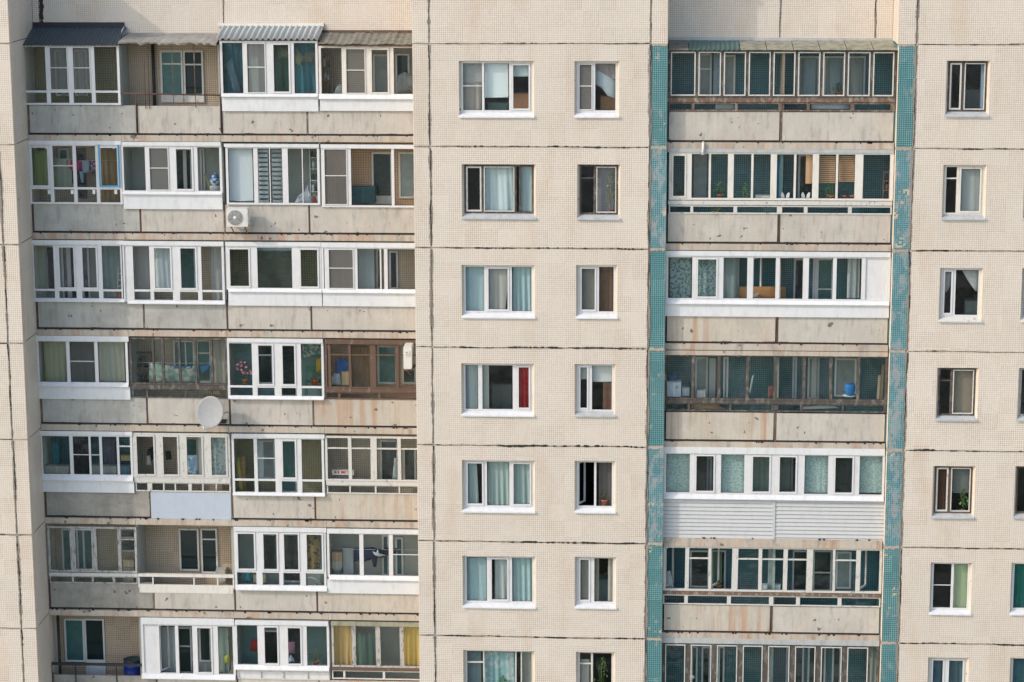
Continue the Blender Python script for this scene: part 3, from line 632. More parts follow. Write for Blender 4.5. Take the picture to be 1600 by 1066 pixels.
    if low:
        a, b, c_, t = rect(low[0], low[1], low[2], low[3], dF-.01); b = min(b, X1)
        g5 = glazing(a, b, c_, t, dF+.0, [(P(x, low[2], dF)[0], w_) for x, w_ in low[4]], low[5], fw=.035, th=.06, jit=jit*.3)
        g5[0].build('lower_light_frame', lowmat or fmat, root); attach(root, g5, fmat, lowglass or gmat, inf)
    if rail:
        a, b, c_, t = rect(*rail, dF); b = min(b, X1)
        m = MB(); m.bar(a, b, dF-.045, dF+.05, c_, t, dz=random.uniform(-.01, .01)); m.build('handrail', railmat, root)
    for u in units:
        x0, x1, y0, y1, st, fm = u[:6]
        a, b, c_, t = rect(x0, x1, y0, y1, dB-.05); 
        m = MB(); f = .05; y_0, y_1 = dB-.06, dB-.001
        m.box(a, a+f, y_0, y_1, c_, t); m.box(b-f, b, y_0, y_1, c_, t); m.box(a+f, b-f, y_0, y_1, t-f, t); m.box(a+f, b-f, y_0, y_1, c_, c_+f)
        q = MB(); q.box(a+f, b-f, dB-.03, dB-.002, c_+f, t-f)
        if len(u) > 6:
            for v in u[6]:
                if v[0] == 'h': z = P((x0+x1)/2, v[1], dB-.05)[1]; m.box(a+f, b-f, y_0+.01, y_1, z-.02, z+.02)
                elif v[0] == 'b': z = P((x0+x1)/2, v[1], dB-.05)[1]; m.box(a+f, b-f, y_0+.012, y_1, c_+f, z)
                else: x = P(v[1], (y0+y1)/2, dB-.05)[0]; m.box(x-v[2], x+v[2], y_0+.004, y_1, c_+f, t-f)
        m.build('balcony_door_frame', fm, root); q.build('door_pane', {'D': 'dpane', 'T': 'tpane', 'G': 'gpane'}[st], root)
    return root
A1 = 'beige'
pv = 'pvc'; w3 = .045; w4 = .06
# ---- top row, left
r = loggia('L', 0, 0, (35.5, 188, 70, 164, [(75, .055), (110.5, .06), (145.5, .055)], 'pnnp', 143), back='tile_ol', pmat='conc_grey',
       units=[(86, 108, 78, 150, 'T', pv), (116, 136, 78, 150, 'T', pv)])
def roofpx(root, xt0, xt1, yt, xb0, xb1, yb, mat, dt=DLB, db=DL-.16, **k):
    a, zt = P(xt0, yt, dt); b = P(xt1, yt, dt)[0]; c = P(xb0, yb, db)[0]; e = P(xb1, yb, db); 
    return corrugated(root, (a+c)/2+.0, (b+e[0])/2, zt, dt, e[1], db, mat, **k)
roofpx(r, 47, 192, 42, 36, 190, 71, 'roof_blue', lean=.0, wl=.10, amp=.010)
a, zt = P(47, 35, DLB-.02); b = P(194, 35, DLB-.02)[0]; m = MB(); m.box(XL+.02, b, DLB-.05, DLB, zt-.14, zt); m.prism([(XL+.01, 0), (XL+.02, 0), (XL+.02, .02), (XL+.01, .02)], DLB-.05, DLB); m.build('ridge_flashing', 'black', r)
zf = P(190, 72, DL)[1]; m = MB(); m.add([(b-.02, DLB, zt-.1), (b-.02, DLB, zf-.02), (b-.05, DL-.03, zf-.02), (b-.05, DL-.03, zf+.03), (b, DLB, zt-.1), (b, DLB, zf-.02), (b-.03, DL-.03, zf-.02), (b-.03, DL-.03, zf+.03)], [(0, 1, 2, 3), (7, 6, 5, 4), (0, 3, 7, 4), (1, 5, 6, 2), (3, 2, 6, 7)]); m.build('roof_cheek', 'metalw', r)
r = loggia('L', 1, 0, None, back='tile_in', pmat='conc', ptop=1.87, div='inw', units=[(251, 286, 79, 160, 'T', 'wood_w', [('h', 100), ('b', 147)]), (287, 318, 79, 160, 'D', 'wood_w', [('h', 101), ('b', 147)])])
m = MB(); ya = DL-.02
for x in (226, 232, 344): X = P(x, 120, ya)[0]; m.tube([(X, ya, -.2), (X, ya, -1.95)], .010, 6)
Xa, Za = P(188, 146, ya); Xb, Zb = P(343, 149, ya); m.tube([(Xa, ya, Za), (Xb, ya, Zb)], .022, 6)
for x in (212, 344): X = P(x, 150, ya)[0]; m.tube([(X, ya, Za), (X, ya, -2.6)], .02, 6)
m.build('handrail', 'rust', r)
X = P(240, 120, DLB-.1)[0]; m = MB(); m.tube([(X, DLB-.1, -.15), (X, DLB-.1, -2.69)], .045, 10); m.build('drain_pipe', 'black', r)
X = P(304, 120, DL)[0]; m = MB(); m.tube([(X, DL, -.15), (X+.01, DL, -1.9)], .012, 6); X = P(270, 120, DL)[0]; m.tube([(X, DL, -.15), (X, DL, -1.8)], .009, 6); m.build('wire', 'rail', r)
# thin broken canopy slab over the open loggia
m = MB(); rnd = random.Random(5); n_ = 26; xa, xb = LJ[1]+.02, LJ[2]-.02
V = []
for i in range(n_+1):
    x = xa+(xb-xa)*i/n_; e = rnd.uniform(-.03, .03); V += [(x, DL-.18+e, -.02+e*.6-.06), (x, DL-.16+e, -.13+e), (x, DLB, .10), (x, DLB, -.10)]
m.add(V, [(4*i, 4*i+4, 4*i+6, 4*i+2) for i in range(n_)]+[(4*i+1, 4*i+5, 4*i+4, 4*i) for i in range(n_)]+[(4*i+3, 4*i+7, 4*i+5, 4*i+1) for i in range(n_)]); m.build('canopy_slab', 'conc_mould', r)
m = MB(); ragged(m, True, .02, xa, xb, .01, .05, DLB-.03, gap=.5, seed=77, drift=.04); m.build('roof_tar', 'tar', r)
r = loggia('L', 2, 0, (345, 497, 64, 149, [(382.5, .05), (420.5, .085), (457, .05)], 'pnsp'), gmat='glass_d', clad=(347, 499.5, 151, 174), sill=(346, 499, 147, 151.5), back='tile_ol', pmat='conc')
roofpx(r, 341, 506, 40, 344, 496, 61, 'roof_grey', wl=.16, amp=.03)
a, zt = P(340, 38, DLB-.02); b = P(506, 38, DLB-.02)[0]; m = MB(); m.box(a, b, DLB-.06, DLB, zt-.06, zt+.03); m.build('ridge_flashing', 'pvc_warm', r)
r = loggia('L', 3, 0, (499, 652, 72, 150, [(537, .05), (575, .06), (612, .06)], 'pnsp'), 'pvc_warm', clad=(500, 652, 155, 173.5), sill=(498, 652, 147, 155), back='tile_in', pmat='conc', units=[(583, 612, 85, 150, 'G', pv), (618, 640, 84, 150, 'D', pv)])
roofpx(r, 504, 660, 51, 499, 660, 69, 'roof_old', wl=.4, slat=False, amp=.03)
m = MB(); a, zt = P(503, 48, DLB-.02); m.box(a, XN, DLB-.04, DLB, zt-.05, zt+.015); ragged(m, True, P(560, 71, DL-.16)[1]-.01, P(498, 70, DL-.16)[0], XN, .012, .022, DL-.17, seed=9); m.build('roof_edge', 'wood_b', r)
m = MB(); m.box(LJ[2]-.035, LJ[2]+.035, DL+.06, DLB, -.17, .3)
# ---- second row
loggia('L', 0, 1, (45.5, 190, 225, 319, [(81, .05), (117.5, .05), (153, .05)], 'shps', 294), head=(44, 190, 220, 226), back='tile_in', pmat='conc_grey', units=[(92, 108, 232, 294, 'T', pv), (120, 134, 232, 310, 'D', 'wood_b')])
loggia('L', 1, 1, (190.5, 349, 227, 301, [(230, .05), (269, .08), (306, .06)], 'pnsp'), head=(189, 349, 222, 228), sill=(192, 349, 300, 304), clad=(193, 350, 304, 327), back='inw', units=[(270, 300, 232, 300, 'D', pv, [('v', 289, .05)]), (313, 320, 232, 300, 'D', pv)])
loggia('L', 2, 1, (354, 499, 229, 320, [(400, .06), (422, .012), (446, .08), (473, .012)], 'ppppp'), head=(350, 499, 225, 230), back='inw', pmat='conc')
loggia('L', 3, 1, (503, 656, 229, 324, [(546, .05), (614, .04)], 'npp'), head=(501, 656, 226, 232), back='tile_or', pmat='conc', units=[(581, 613, 238, 319, 'D', 'pvc_warm', [('b', 306)]), (623, 650, 238, 310, 'G', 'pvc_warm')])
# ---- third row
loggia('L', 0, 2, (51, 192, 381, 469, [(88, .06), (123, .08), (157, .06)], 'pssp', 453), head=(50, 193, 375.5, 382), sill=(54, 195, 467, 471.5), back='inw', pmat='conc_grey', units=[(72, 92, 384, 455, 'D', pv), (97, 122, 384, 468, 'D', pv, [('v', 108, .06)]), (128, 140, 384, 470, 'D', pv)])
loggia('L', 1, 2, (192, 350, 382, 472, [(204, .09), (237, .05), (275, .1), (312, .06)], 'fpssp', 454, 'fpppp'), head=(193, 351, 377, 383.5), sill=(200, 352, 471, 475), back='tile_in', pmat='conc_grey', units=[(280, 306, 386, 455, 'T', pv)])
loggia('L', 2, 2, (354, 502, 384, 453, [(397, .1), (462, .1)], 'sps'), head=(352, 502, 378.5, 385), sill=(357, 503, 451, 456.5), clad=(357, 504, 457, 478), back='tile_ol', gmat='glass', pmat='conc')
loggia('L', 3, 2, (503, 660, 386, 455, [(510, .05), (556, .05), (595, .02), (603, .05)], 'pnppp'), head=(502, 660, 379.5, 387), sill=(504, 660, 452, 458), clad=(504.5, 660, 458, 479), back='tile_in', pmat='conc', units=[(588, 596, 390, 452, 'D', pv), (608, 622, 392, 452, 'D', pv)])
# ---- fourth row
loggia('L', 0, 3, (58.5, 199.5, 531, 600, [(107, .05), (151, .05)], 'php'), head=(57, 201, 525, 533), sill=(58, 201, 598, 604), clad=(60, 203.5, 604, 624), back='inw', pmat='conc_grey')
loggia('L', 1, 3, (204, 355, 528, 601, [(240, .03), (255, .035), (281, .03), (306, .025), (331, .03)], 'pppppp'), 'wood_k', 'glass_dirty', rail=(206, 357, 601, 608), railmat='wood_k', low=(207, 357, 608, 622, [(230, .025), (290, .03), (331, .02)], 'pppp'), back='tile_in', pmat='conc', jit=.02, ptop=1.86, fw=.045,
       units=[(271, 304, 532, 575, 'T', 'wood_w', [('v', 290, .02)]), (307, 330, 531, 598, 'T', 'wood_w', [('h', 552)])])
loggia('L', 2, 3, (356, 506, 534, 622, [(398, .07), (434, .1), (467, .07)], 'pssp', 604), head=(355, 508, 529, 535), sill=(357, 508, 619, 624), back='in_teal', pmat='conc', units=[(402, 427, 538, 600, 'D', pv, [('h', 555)]), (436, 464, 538, 620, 'D', pv)])
loggia('L', 3, 3, (509, 660, 536, 607, [(515, .04), (547, .035), (583, .085), (621, .045)], 'ouuuu'), 'wood_b', 'glass_dirty', head=(508, 660, 531, 538), headmat='wood_b', rail=(509, 660, 607, 613), railmat='wood_b', low=(509, 660, 613, 624, [(530, .04), (593, .04)], 'ppp'), back='tile_or', pmat='conc_rust', jit=.015, ptop=1.87, fw=.04,
       units=[(590, 620, 540, 600, 'T', 'wood_w'), (628, 650, 540, 600, 'D', 'wood_w')])
# ---- fifth row
loggia('L', 0, 4, (64, 207, 679, 744, [(112, .05), (141, .03), (158, .04), (185, .035)], 'phhpu'), 'pvc', 'glass_d', head=(62, 207, 674, 680), sill=(65, 208, 743, 751), clad=(65, 211, 751, 769.5), back='teal_in', pmat='conc_mould', units=[(113, 142, 684, 745, 'D', 'wood_b')])
loggia('L', 1, 4, (209, 362, 677, 747, [(248, .09), (285, .09), (323, .09)], 'ssss'), 'wood_w', 'glass', rail=(210, 363, 747, 754), railmat='wood_w', low=(212, 363, 754, 768.5, [(234, .07), (256, .02), (274, .02), (297, .05), (317, .02), (338, .02)], 'ppppppp'), painted=(236, 361, 770, 811), back='tile_in', pmat='conc', jit=.01, units=[(289, 310, 684, 748, 'T', 'wood_w')])
loggia('L', 2, 4, (363.5, 506, 683, 773, [(400, .05), (435, .09), (468, .07)], 'phsp', 749.7), head=(362, 507, 678.5, 684.5), sill=(364, 508, 770, 774.5), back='tile_ol', pmat='conc', units=[(402, 430, 688, 749, 'G', pv), (438, 464, 688, 770, 'T', pv)])
loggia('L', 3, 4, (509, 660, 682, 752, [(547, .05), (584, .09), (624, .05)], 'uuuu'), 'wood_w', 'glass_dirty', rail=(510, 660, 752, 758), railmat='wood_w', low=(511, 660, 758, 772, [(547, .02), (587, .025), (624, .02)], 'pppp'), back='tile_in', pmat='conc_rust', jit=.015, units=[(594, 622, 688, 752, 'D', 'wood_w', [('h', 702)]), (630, 650, 700, 752, 'D', 'wood_w')])
# ---- sixth row
loggia('L', 0, 5, (76, 216, 823, 894, [(113, .055), (149, .05), (187, .05)], 'pspu'), 'wood_p', 'glass_dirty', rail=(77, 217, 895, 900), railmat='wood_w', low=(78, 217, 900, 911.5, [(114, .03), (145, .03), (178, .04)], 'pppp'), back='tile_in', pmat='conc_mould', jit=.015, units=[(97, 112, 826, 892, 'T', pv), (120, 147, 826, 892, 'T', pv, [('v', 131, .03)]), (188, 212, 826, 862, 'D', 'wood_w', [('h', 840)])], slabmat='slab')
r = loggia('L', 1, 5, None, back='tile_in', pmat='conc', ptop=1.90, div='inw', units=[(280, 311, 826, 892, 'D', 'wood_w'), (314, 340, 826, 896, 'D', 'wood_w', [('h', 843)])])
m = MB(); a, b, c, t = rect(216, 366, 897, 901.5, DL); m.box(a, b, DL-.04, DL+.05, c, t)
for x in (217, 239, 303, 340, 365): X = P(x, 905, DL)[0]; m.box(X-.02, X+.02, DL-.01, DL+.03, -H*5-1.98, c)
m.build('handrail', 'pvc_warm', r)
m = MB(); a, b, c, t = rect(218, 364, 914, 927, DL); m.box(a, b, DL-.006, DL+.004, c, t); m.build('white_paint_band', 'pvc_warm', r)
m = MB(); a, b, c, t = rect(325, 345, 893, 899, DLB-.05); X, Z = P(343, 903, DLB-.3); m.box(X-.1, X+.18, DLB-.35, DLB, Z-.1, Z+.25); m.build('wall_cabinet', 'conc_grey', r)
loggia('L', 2, 5, (367, 509, 829, 919, [(405, .09), (439, .06), (473, .08)], 'ssSs', 893), head=(365, 510, 824, 831), sill=(368, 511, 915, 922.5), back='inw', gmat='glass_d', pmat='conc', units=[(410, 434, 834, 893, 'D', pv), (441, 470, 834, 910, 'D', pv)])
loggia('L', 3, 5, (512, 665, 832, 902, [(565, .06), (611, .06)], 'pph'), head=(511, 665, 827, 834), sill=(514, 665, 900, 906.5), clad=(511.5, 665, 906, 928), back='inw', pmat='conc_rust', units=[(597, 608, 836, 900, 'T', pv), (618, 630, 840, 900, 'T', pv)])
# ---- seventh row
r = loggia('L', 0, 6, None, back='tile_in', pmat='conc_mould', ptop=1.93, units=[(101, 132, 967, 1034, 'T', pv), (133, 164, 967, 1058, 'D', pv, [('b', 1031)])])
m = MB(); a, b, c, t = rect(81, 222, 1036, 1040, DL); m.box(a, b, DL-.03, DL+.01, c, t)
for x in (81, 118, 182): X = P(x, 1045, DL)[0]; m.box(X-.015, X+.015, DL-.02, DL+.01, c-.6, c)
m.build('handrail', 'black', r)
X = P(92, 1000, DL+.3)[0]; m = MB(); m.tube([(X, DL+.3, -H*6-.1), (X, DL+.3, -H*6-2.69)], .045, 10); m.build('drain_pipe', 'black', r)
loggia('L', 1, 6, (222, 367, 975, 1055, [(249, .012), (277, .05), (304, .05), (337, .08)], 'fOpsp'), head=(220, 367, 966, 976), sill=(222, 368, 1054, 1061), back='inw', pmat='conc', units=[(278, 300, 980, 1052, 'D', pv, [('h', 1010)]), (311, 330, 980, 1034, 'D', pv)])
loggia('L', 2, 6, (368, 516, 975, 1042, [(407, .08), (442, .11), (476, .07)], 'pssp'), head=(367, 517, 970, 977), sill=(367, 518, 1040, 1047), low=(371, 517, 1048, 1062, [(407, .02), (442, .02), (480, .02)], 'ffff'), lowmat='wood_w', back='in_teal', pmat='conc', ptop=1.95, units=[(410, 436, 985, 1040, 'D', pv), (447, 474, 980, 1040, 'D', pv)])
loggia('L', 3, 6, (519, 670, 976, 1043, [(553, .06), (591, .07), (628, .06)], 'pppp'), 'wood_p', 'glass_dirty', head=(517, 670, 972, 978.5), headmat='roof_yel', rail=(518, 670, 1043, 1048), railmat='wood_b', low=(519, 670, 1048, 1062, [(538, .03), (600, .035)], 'ppp'), lowmat='wood_w', back='inw', pmat='conc_rust', ptop=1.95, jit=.012)
# ---- right-hand stack, one long loggia to a row
def mul(xs, w_): return [(x, w_) for x in xs]
XC = []
r = loggia('R', 0, 0, (1045, 1400, 78, 153, mul((1089, 1128.6, 1167.5, 1206, 1244.6, 1283.5, 1322.3, 1361.7), .035), 'sssssssss'), 'wood_k', 'glass', sash='wood_w', sw=.035, rail=(1043, 1401, 153.5, 160), railmat='rail', low=(1045, 1398, 160.5, 174, [(1083, .04), (1151, .035), (1219, .045), (1263, .04), (1332, .05), (1394, .04)], 'ppppppp'), lowmat='rail',
       back='teal_in', pmat=['conc', 'conc'], jit=.02, ptop=1.86, fw=.05, div='tile_in', units=[(1092, 1112, 84, 152, 'G', pv, [('h', 108)]), (1126, 1149, 86, 152, 'G', pv), (1247, 1280, 88, 152, 'G', pv), (1287, 1352, 88, 152, 'G', pv, [('v', 1318, .03)])])
def Rroof(x0, x1, mat, slat):
    a, zt = P(x0, 63, DRB-.02); b = P(x1, 63, DRB-.02)[0]; zq = P((x0+x1)/2, 78, DR-.16)[1]
    corrugated(r, a, b, zt, DRB-.02, zq, DR-.16, mat, wl=.13 if slat else .5, amp=.012 if slat else .006, slat=slat)
Rroof(1045, 1075, 'roof_old', False); Rroof(1076, 1154, 'roof_green', True)
for i in range(6): Rroof(1155+i*41, 1155+i*41+40, 'roof_yel', False)
m = MB(); a, b, c, t = rect(1044, 1398, 58, 63, DRB-.04); m.bar(a, b, DRB-.06, DRB, c, t, dz=-.03); m.build('ridge_flashing', 'metalg', r)
loggia('R', 0, 1, (1046, 1399, 238, 313, [(1076.6, .07), (1109, .03), (1141.7, .08), (1175.3, .03), (1208.7, .085), (1242, .03), (1274.3, .085), (1307.6, .03), (1342, .11), (1393, .05)], 'sp'+'p'*9), 'pvc_warm', 'glass', rail=(1044, 1400, 314, 320.5), railmat='wood_w',
       low=(1045, 1395, 321.5, 334.7, [(1081, .04), (1149, .05), (1218, .07), (1259, .05), (1328, .05)], 'pppppp'), lowmat='wood_w', head=(1043, 1400, 233, 238.5), headmat='metalg', back='teal_in', pmat='conc', div='in_teal', units=[(1084, 1104, 240, 312, 'G', 'gpane', [('h', 264)]), (1212, 1222, 240, 312, 'T', 'paleblue'), (1247, 1272, 242, 312, 'D', pv)])
loggia('R', 0, 2, (1041, 1394, 400, 470, [(1084.5, .055), (1126, .075), (1172, .08), (1215, .055), (1259, .08), (1304, .05), (1349, .055)], 'pspOpppf'), 'pvc', 'glass', head=(1040, 1396, 393, 400.5), sill=(1040, 1394, 470, 476), clad=(1039.5, 1391, 476.5, 495.5), back='teal_in', pmat=['conc_rust', 'conc'], div='tile_in', units=[(1140, 1155, 404, 470, 'G', pv), (1240, 1257, 404, 470, 'D', pv), (1270, 1302, 404, 470, 'T', pv, [('v', 1276, .05), ('h', 452)])])
loggia('R', 0, 3, (1039, 1387, 555, 626, mul((1082.7, 1123.4, 1168, 1211.3, 1256, 1298, 1341), .045), 'p'*8), 'wood_k', 'glass_dirty', head=(1038, 1388, 549, 556), headmat='slab', rail=(1038, 1386, 626, 631), railmat='wood_k', low=(1039, 1384, 631, 643.5, [(1076, .03), (1141, .03), (1208, .045), (1252, .03), (1317, .03)], 'pppppp'),
       back='teal_in', pmat=['conc_rust', 'conc'], jit=.012, units=[(1086, 1106, 558, 624, 'G', pv), (1130, 1138, 558, 624, 'G', pv), (1238, 1245, 558, 624, 'G', pv), (1262, 1280, 558, 624, 'G', pv), (1304, 1338, 560, 620, 'G', pv)])
r = loggia('R', 0, 4, (1038, 1385, 708, 774, [(1081.4, .07), (1122, .08), (1168, .095), (1210, .095), (1251.4, .1), (1298, .075), (1338.6, .075)], 'pspsspsp'), 'pvc', 'glass', head=(1037, 1386, 700, 710), sill=(1037, 1385, 774, 781), back='in_teal', pmat='conc', div='inw', units=[(1104, 1112, 714, 770, 'G', pv), (1236, 1246, 714, 770, 'D', pv)])
m = MB(); gr = MB()  # gr: dark strips standing in for the shadow under each lap
for (x0, x1) in ((1036, 1207.5), (1211, 1382)):
    a, b, c, t = rect(x0, x1, 781, 848, DR-.04); n_ = 11; h_ = (t-c)/n_
    for i in range(n_): q_ = c+i*h_+.014; m.add([(a, DR-.035, q_), (b, DR-.035, q_), (b, DR-.008, c+(i+1)*h_), (a, DR-.008, c+(i+1)*h_), (a, DR+.003, q_), (b, DR+.003, q_)], [(0, 1, 2, 3), (0, 4, 5, 1)]); gr.box(a, b, DR-.004, DR+.003, c+i*h_, q_)
a, b, c, t = rect(1207.5, 1211, 781, 848, DR-.04); m.box(a, b, DR-.045, DR-.004, c, t)
a, b, c, t = rect(1382, 1385, 781, 848, DR-.04); m.box(a, b, DR-.045, DR-.004, c, t)
m.build('siding', 'siding', r); gr.build('siding_lap_shade', 'rubber', r)
loggia('R', 0, 5, (1037, 1378, 855, 925, [(1073.5, .055), (1109, .04), (1148.3, .085), (1187.7, .05), (1227, .06), (1265, .085), (1303, .035), (1340.7, .06)], 'UuOuuupuO'.replace('U', 'O')), 'wood_w', 'glass_d', head=(1037, 1380, 850, 856), headmat='slab', rail=(1036, 1378, 925, 930.5), railmat='rail',
       low=(1036, 1377, 931, 946.5, [(1072, .05), (1139, .055), (1205, .06), (1247, .055), (1312, .055)], 'pppppp'), lowmat='wood_w', back='teal_in', pmat=['conc_rust', 'conc'], jit=.012, ptop=1.88, units=[(1078, 1108, 860, 918, 'D', pv), (1112, 1134, 860, 922, 'D', pv, [('v', 1122, .04)]), (1238, 1262, 860, 924, 'D', pv), (1270, 1300, 860, 924, 'D', 'wood_w', [('h', 895)]), (1306, 1330, 862, 920, 'G', pv)])
loggia('R', 0, 6, (1036, 1376, 1006, 1075, [(1074.8, .075), (1115.5, .075), (1156, .075), (1195.5, .075), (1237.5, .075), (1278, .075), (1319, .075), (1357.6, .03)], 'ssssssssp'), 'wood_k', 'glass_d', sash='wood_w', sw=.03, head=(1034, 1377, 999, 1007), headmat='metalg', back='teal_in', pmat='conc', jit=.006, units=[(1080, 1090, 1010, 1072, 'D', pv), (1096, 1110, 1010, 1072, 'D', pv), (1122, 1132, 1010, 1072, 'D', pv), (1228, 1256, 1010, 1072, 'D', pv), (1262, 1290, 1010, 1072, 'D', pv), (1300, 1314, 1010, 1072, 'D', pv)])
# ==================================================================== curtains and blinds in the flat windows
D = .245
W_ = 'wide white three-part window'
SILK = (.52, .60, .60)
blind(719, 753.5, 97, 129, D, (.42, .42, .40), 'grey half blind behind the left light of the wide white window, top row')
curtain(721, 752, 130, 178, D, (.33, .30, .26), 'beige net curtain below a grey half blind in the wide white window, top row', amp=.012)
blind(758, 794, 97, 152, D, (.78, .84, .84), 'large pale roller blind three quarters down, middle of the wide window, top row')
blind(800, 829, 98, 119, D, (.60, .68, .68), 'short pale roller blind in the right light of the wide window, top row')
curtain(904, 926, 99, 178, D, (.36, .34, .31), 'grey beige curtain behind the netted left light of the narrow window, top row', amp=.012)
t = rag([(931, 108), (964, 128), (964, 155), (950, 150), (940, 138), (931, 132)], D, (.46, .52, .55), 'scalloped lace valance sloping across the narrow window, top row', 'lace_valance', 'curtain', .014, 'curtains and blinds behind the glass')
curtain(931, 964, 98, 124, D+.035, (.30, .26, .25), 'dull mauve curtain above the lace valance in the narrow window, top row', amp=.012)
curtain(757, 804, 260, 331, D, (.50, .58, .58), 'sheer white curtain filling the middle of the old dark framed window, second row')
curtain(814, 834, 260, 331, D, (.40, .49, .49), 'grey sheer curtain in the right light of the old dark framed window, second row', amp=.018)
curtain(931, 963, 260, 331, D+.06, (.28, .25, .26), 'dusky pink grey curtain behind a tall houseplant, narrow old window, second row', amp=.016)
curtain(725, 757, 416, 488, D, (.33, .44, .46), 'smooth blue grey curtain in the left light of the wide window, third row', amp=.01)
curtain(763, 796, 416, 488, D, (.40, .39, .36), 'beige sheer curtain in the middle light of the wide window, third row', amp=.016, taper=-.12)
curtain(802, 834, 416, 488, D, (.34, .46, .47), 'folded teal grey curtain in the right light of the wide window, third row', amp=.028)
blind(906, 932, 417, 487, D, (.26, .25, .22), 'khaki blind in the left half of the narrow window, third row')
curtain(937, 962, 416, 488, D, (.13, .075, .05), 'dark brown curtain in the right half of the narrow window, third row', amp=.012)
curtain(728, 746, 571, 640, D, (.38, .43, .42), 'grey folded curtain in the left light of the window with a red curtain, fourth row', amp=.025)
curtain(755, 764, 571, 640, D, (.42, .42, .36), 'narrow cream curtain edge beside the dark middle pane, wide window, fourth row', amp=.02)
curtain(808, 830, 571, 640, D, (.44, .035, .035), 'deep red curtain in the right light of the wide window, fourth row', amp=.05, wl=.13)
blind(905, 919, 572, 592, D, (.55, .58, .57), 'small white blind in the narrow left light of the narrow window, fourth row')
blind(926, 958, 572, 596, D, (.66, .67, .65), 'white roller blind pulled a third down in the narrow window, fourth row')
curtain(942, 958, 597, 641, D+.03, (.14, .075, .05), 'brown curtain under the white roller blind in the narrow window, fourth row', amp=.01)
curtain(729, 745, 722, 791, D, (.34, .42, .40), 'pale drape drawn half across the left light of the wide window, fifth row', amp=.025, taper=.06)
curtain(763, 795, 722, 791, D, (.33, .41, .38), 'greenish sheer curtain in the middle light of the wide window, fifth row', amp=.02)
curtain(803, 829, 722, 791, D, (.33, .42, .39), 'greenish sheer curtain in the right light of the wide window, fifth row', amp=.022)
curtain(936, 958, 722, 791, D+.03, (.12, .105, .10), 'dark brown curtain behind the small potted plant in the half open window, fifth row', amp=.01)
curtain(728, 760, 872, 940, D, (.32, .44, .45), 'blue grey curtain in the left light of the wide window, sixth row', amp=.02)
curtain(773, 794, 872, 940, D, (.42, .46, .44), 'pale parted curtain in the middle light of the wide window, sixth row', amp=.028, taper=.06)
curtain(802, 834, 872, 940, D, (.34, .46, .46), 'blue grey curtain with white folds in the right light of the wide window, sixth row', amp=.022)
curtain(904, 921, 872, 941, D, (.30, .28, .24), 'taupe curtain in the left light of the narrow window, sixth row', amp=.015)
curtain(930, 936, 872, 941, D, (.28, .27, .2), 'thin khaki curtain edge in the right light of the narrow window, sixth row', amp=.01)
curtain(950, 958, 872, 941, D, (.44, .40, .34), 'cream curtain gathered at the right jamb of the narrow window, sixth row', amp=.015)
curtain(757, 804, 1019, 1088, D, (.26, .42, .44), 'teal and white striped curtain in the middle of the wide window, bottom row', amp=.025, pat=((.5, .55, .55), 5.))
curtain(816, 832, 1019, 1088, D, (.33, .32, .27), 'khaki curtain in the right light of the wide window, bottom row', amp=.02)
curtain(731, 752, 1019, 1088, D+.03, (.14, .2, .22), 'dim blue grey curtain in the left light of the wide window, bottom row', amp=.015)
curtain(904, 921, 1030, 1092, D, (.40, .37, .33), 'beige curtain in the left light of the narrow window, bottom row', amp=.015)
# right-hand column
curtain(1499, 1537, 261, 335, D, (.36, .38, .37), 'plain grey curtain in the right light of the right-hand window, second row', amp=.012)
curtain(1482, 1488, 98, 175, D, (.12, .10, .07), 'dark brown drape in the open left sash of the right-hand window, top row', amp=.01)
curtain(1532, 1541, 98, 175, D, (.30, .38, .48), 'pale blue drape at the right jamb of the right-hand window, top row', amp=.02)
t = rag([(1471, 422), (1489, 422), (1488, 440), (1480, 455), (1471, 462)], D, (.42, .44, .43), 'white sheer curtain tied back to the left in the right-hand window, third row', 'tied_curtain', 'curtain', .012, 'curtains and blinds behind the glass')
t = rag([(1503, 422), (1530, 422), (1530, 455), (1524, 455), (1512, 438)], D, (.42, .44, .43), 'white sheer curtain tied back to the right in the right-hand window, third row', 'tied_curtain', 'curtain', .012, 'curtains and blinds behind the glass')
blind(1489, 1523, 578, 647, D, (.30, .25, .19), 'tan roller blind fully down in the right-hand window, fourth row')
blind(1486, 1518, 731, 770, D, (.17, .18, .17), 'dim grey half blind above a spiky plant, right-hand window, fifth row')
curtain(1462, 1481, 735, 800, D, (.11, .055, .035), 'dark red brown curtain in the left sash of the right-hand window, fifth row', amp=.012)
blind(1490, 1512, 882, 952, D, (.42, .50, .30), 'pale green blind in the right half of the right-hand window, sixth row')
curtain(1452, 1474, 1030, 1096, D, (.07, .13, .17), 'dark blue curtain in the left half of the right-hand window, bottom row', amp=.02)
curtain(1482, 1508, 1030, 1096, D, (.09, .14, .16), 'dark slate curtain in the right half of the right-hand window, bottom row', amp=.02)
curtain(1583, 1640, 883, 950, D, (.02, .15, .12), 'emerald curtain in the window cut by the right edge, sixth row', amp=.03)
curtain(1580, 1640, 1031, 1096, D, (.04, .12, .15), 'dark teal curtain in the window cut by the right edge, bottom row', amp=.03)
plant(955, 333, .215, 66, 20, (.10, .30, .04), 'tall leafy green houseplant on the sill of the narrow old window, second row', potc=(.35, .04, .03), n=60, leaf=.07, potr=.05, poth=.09)
plant(944, 790, .25, 21, 21, (.26, .18, .09), 'small reddish bushy plant in an orange pot on the sill, narrow window, fifth row', potc=(.45, .15, .09), n=90, leaf=.035, potr=.09, poth=.17)
plant(785, 1092, .205, 40, 30, (.08, .28, .04), 'round bright green plant at the foot of the striped curtain, bottom row', n=120, potr=.07)
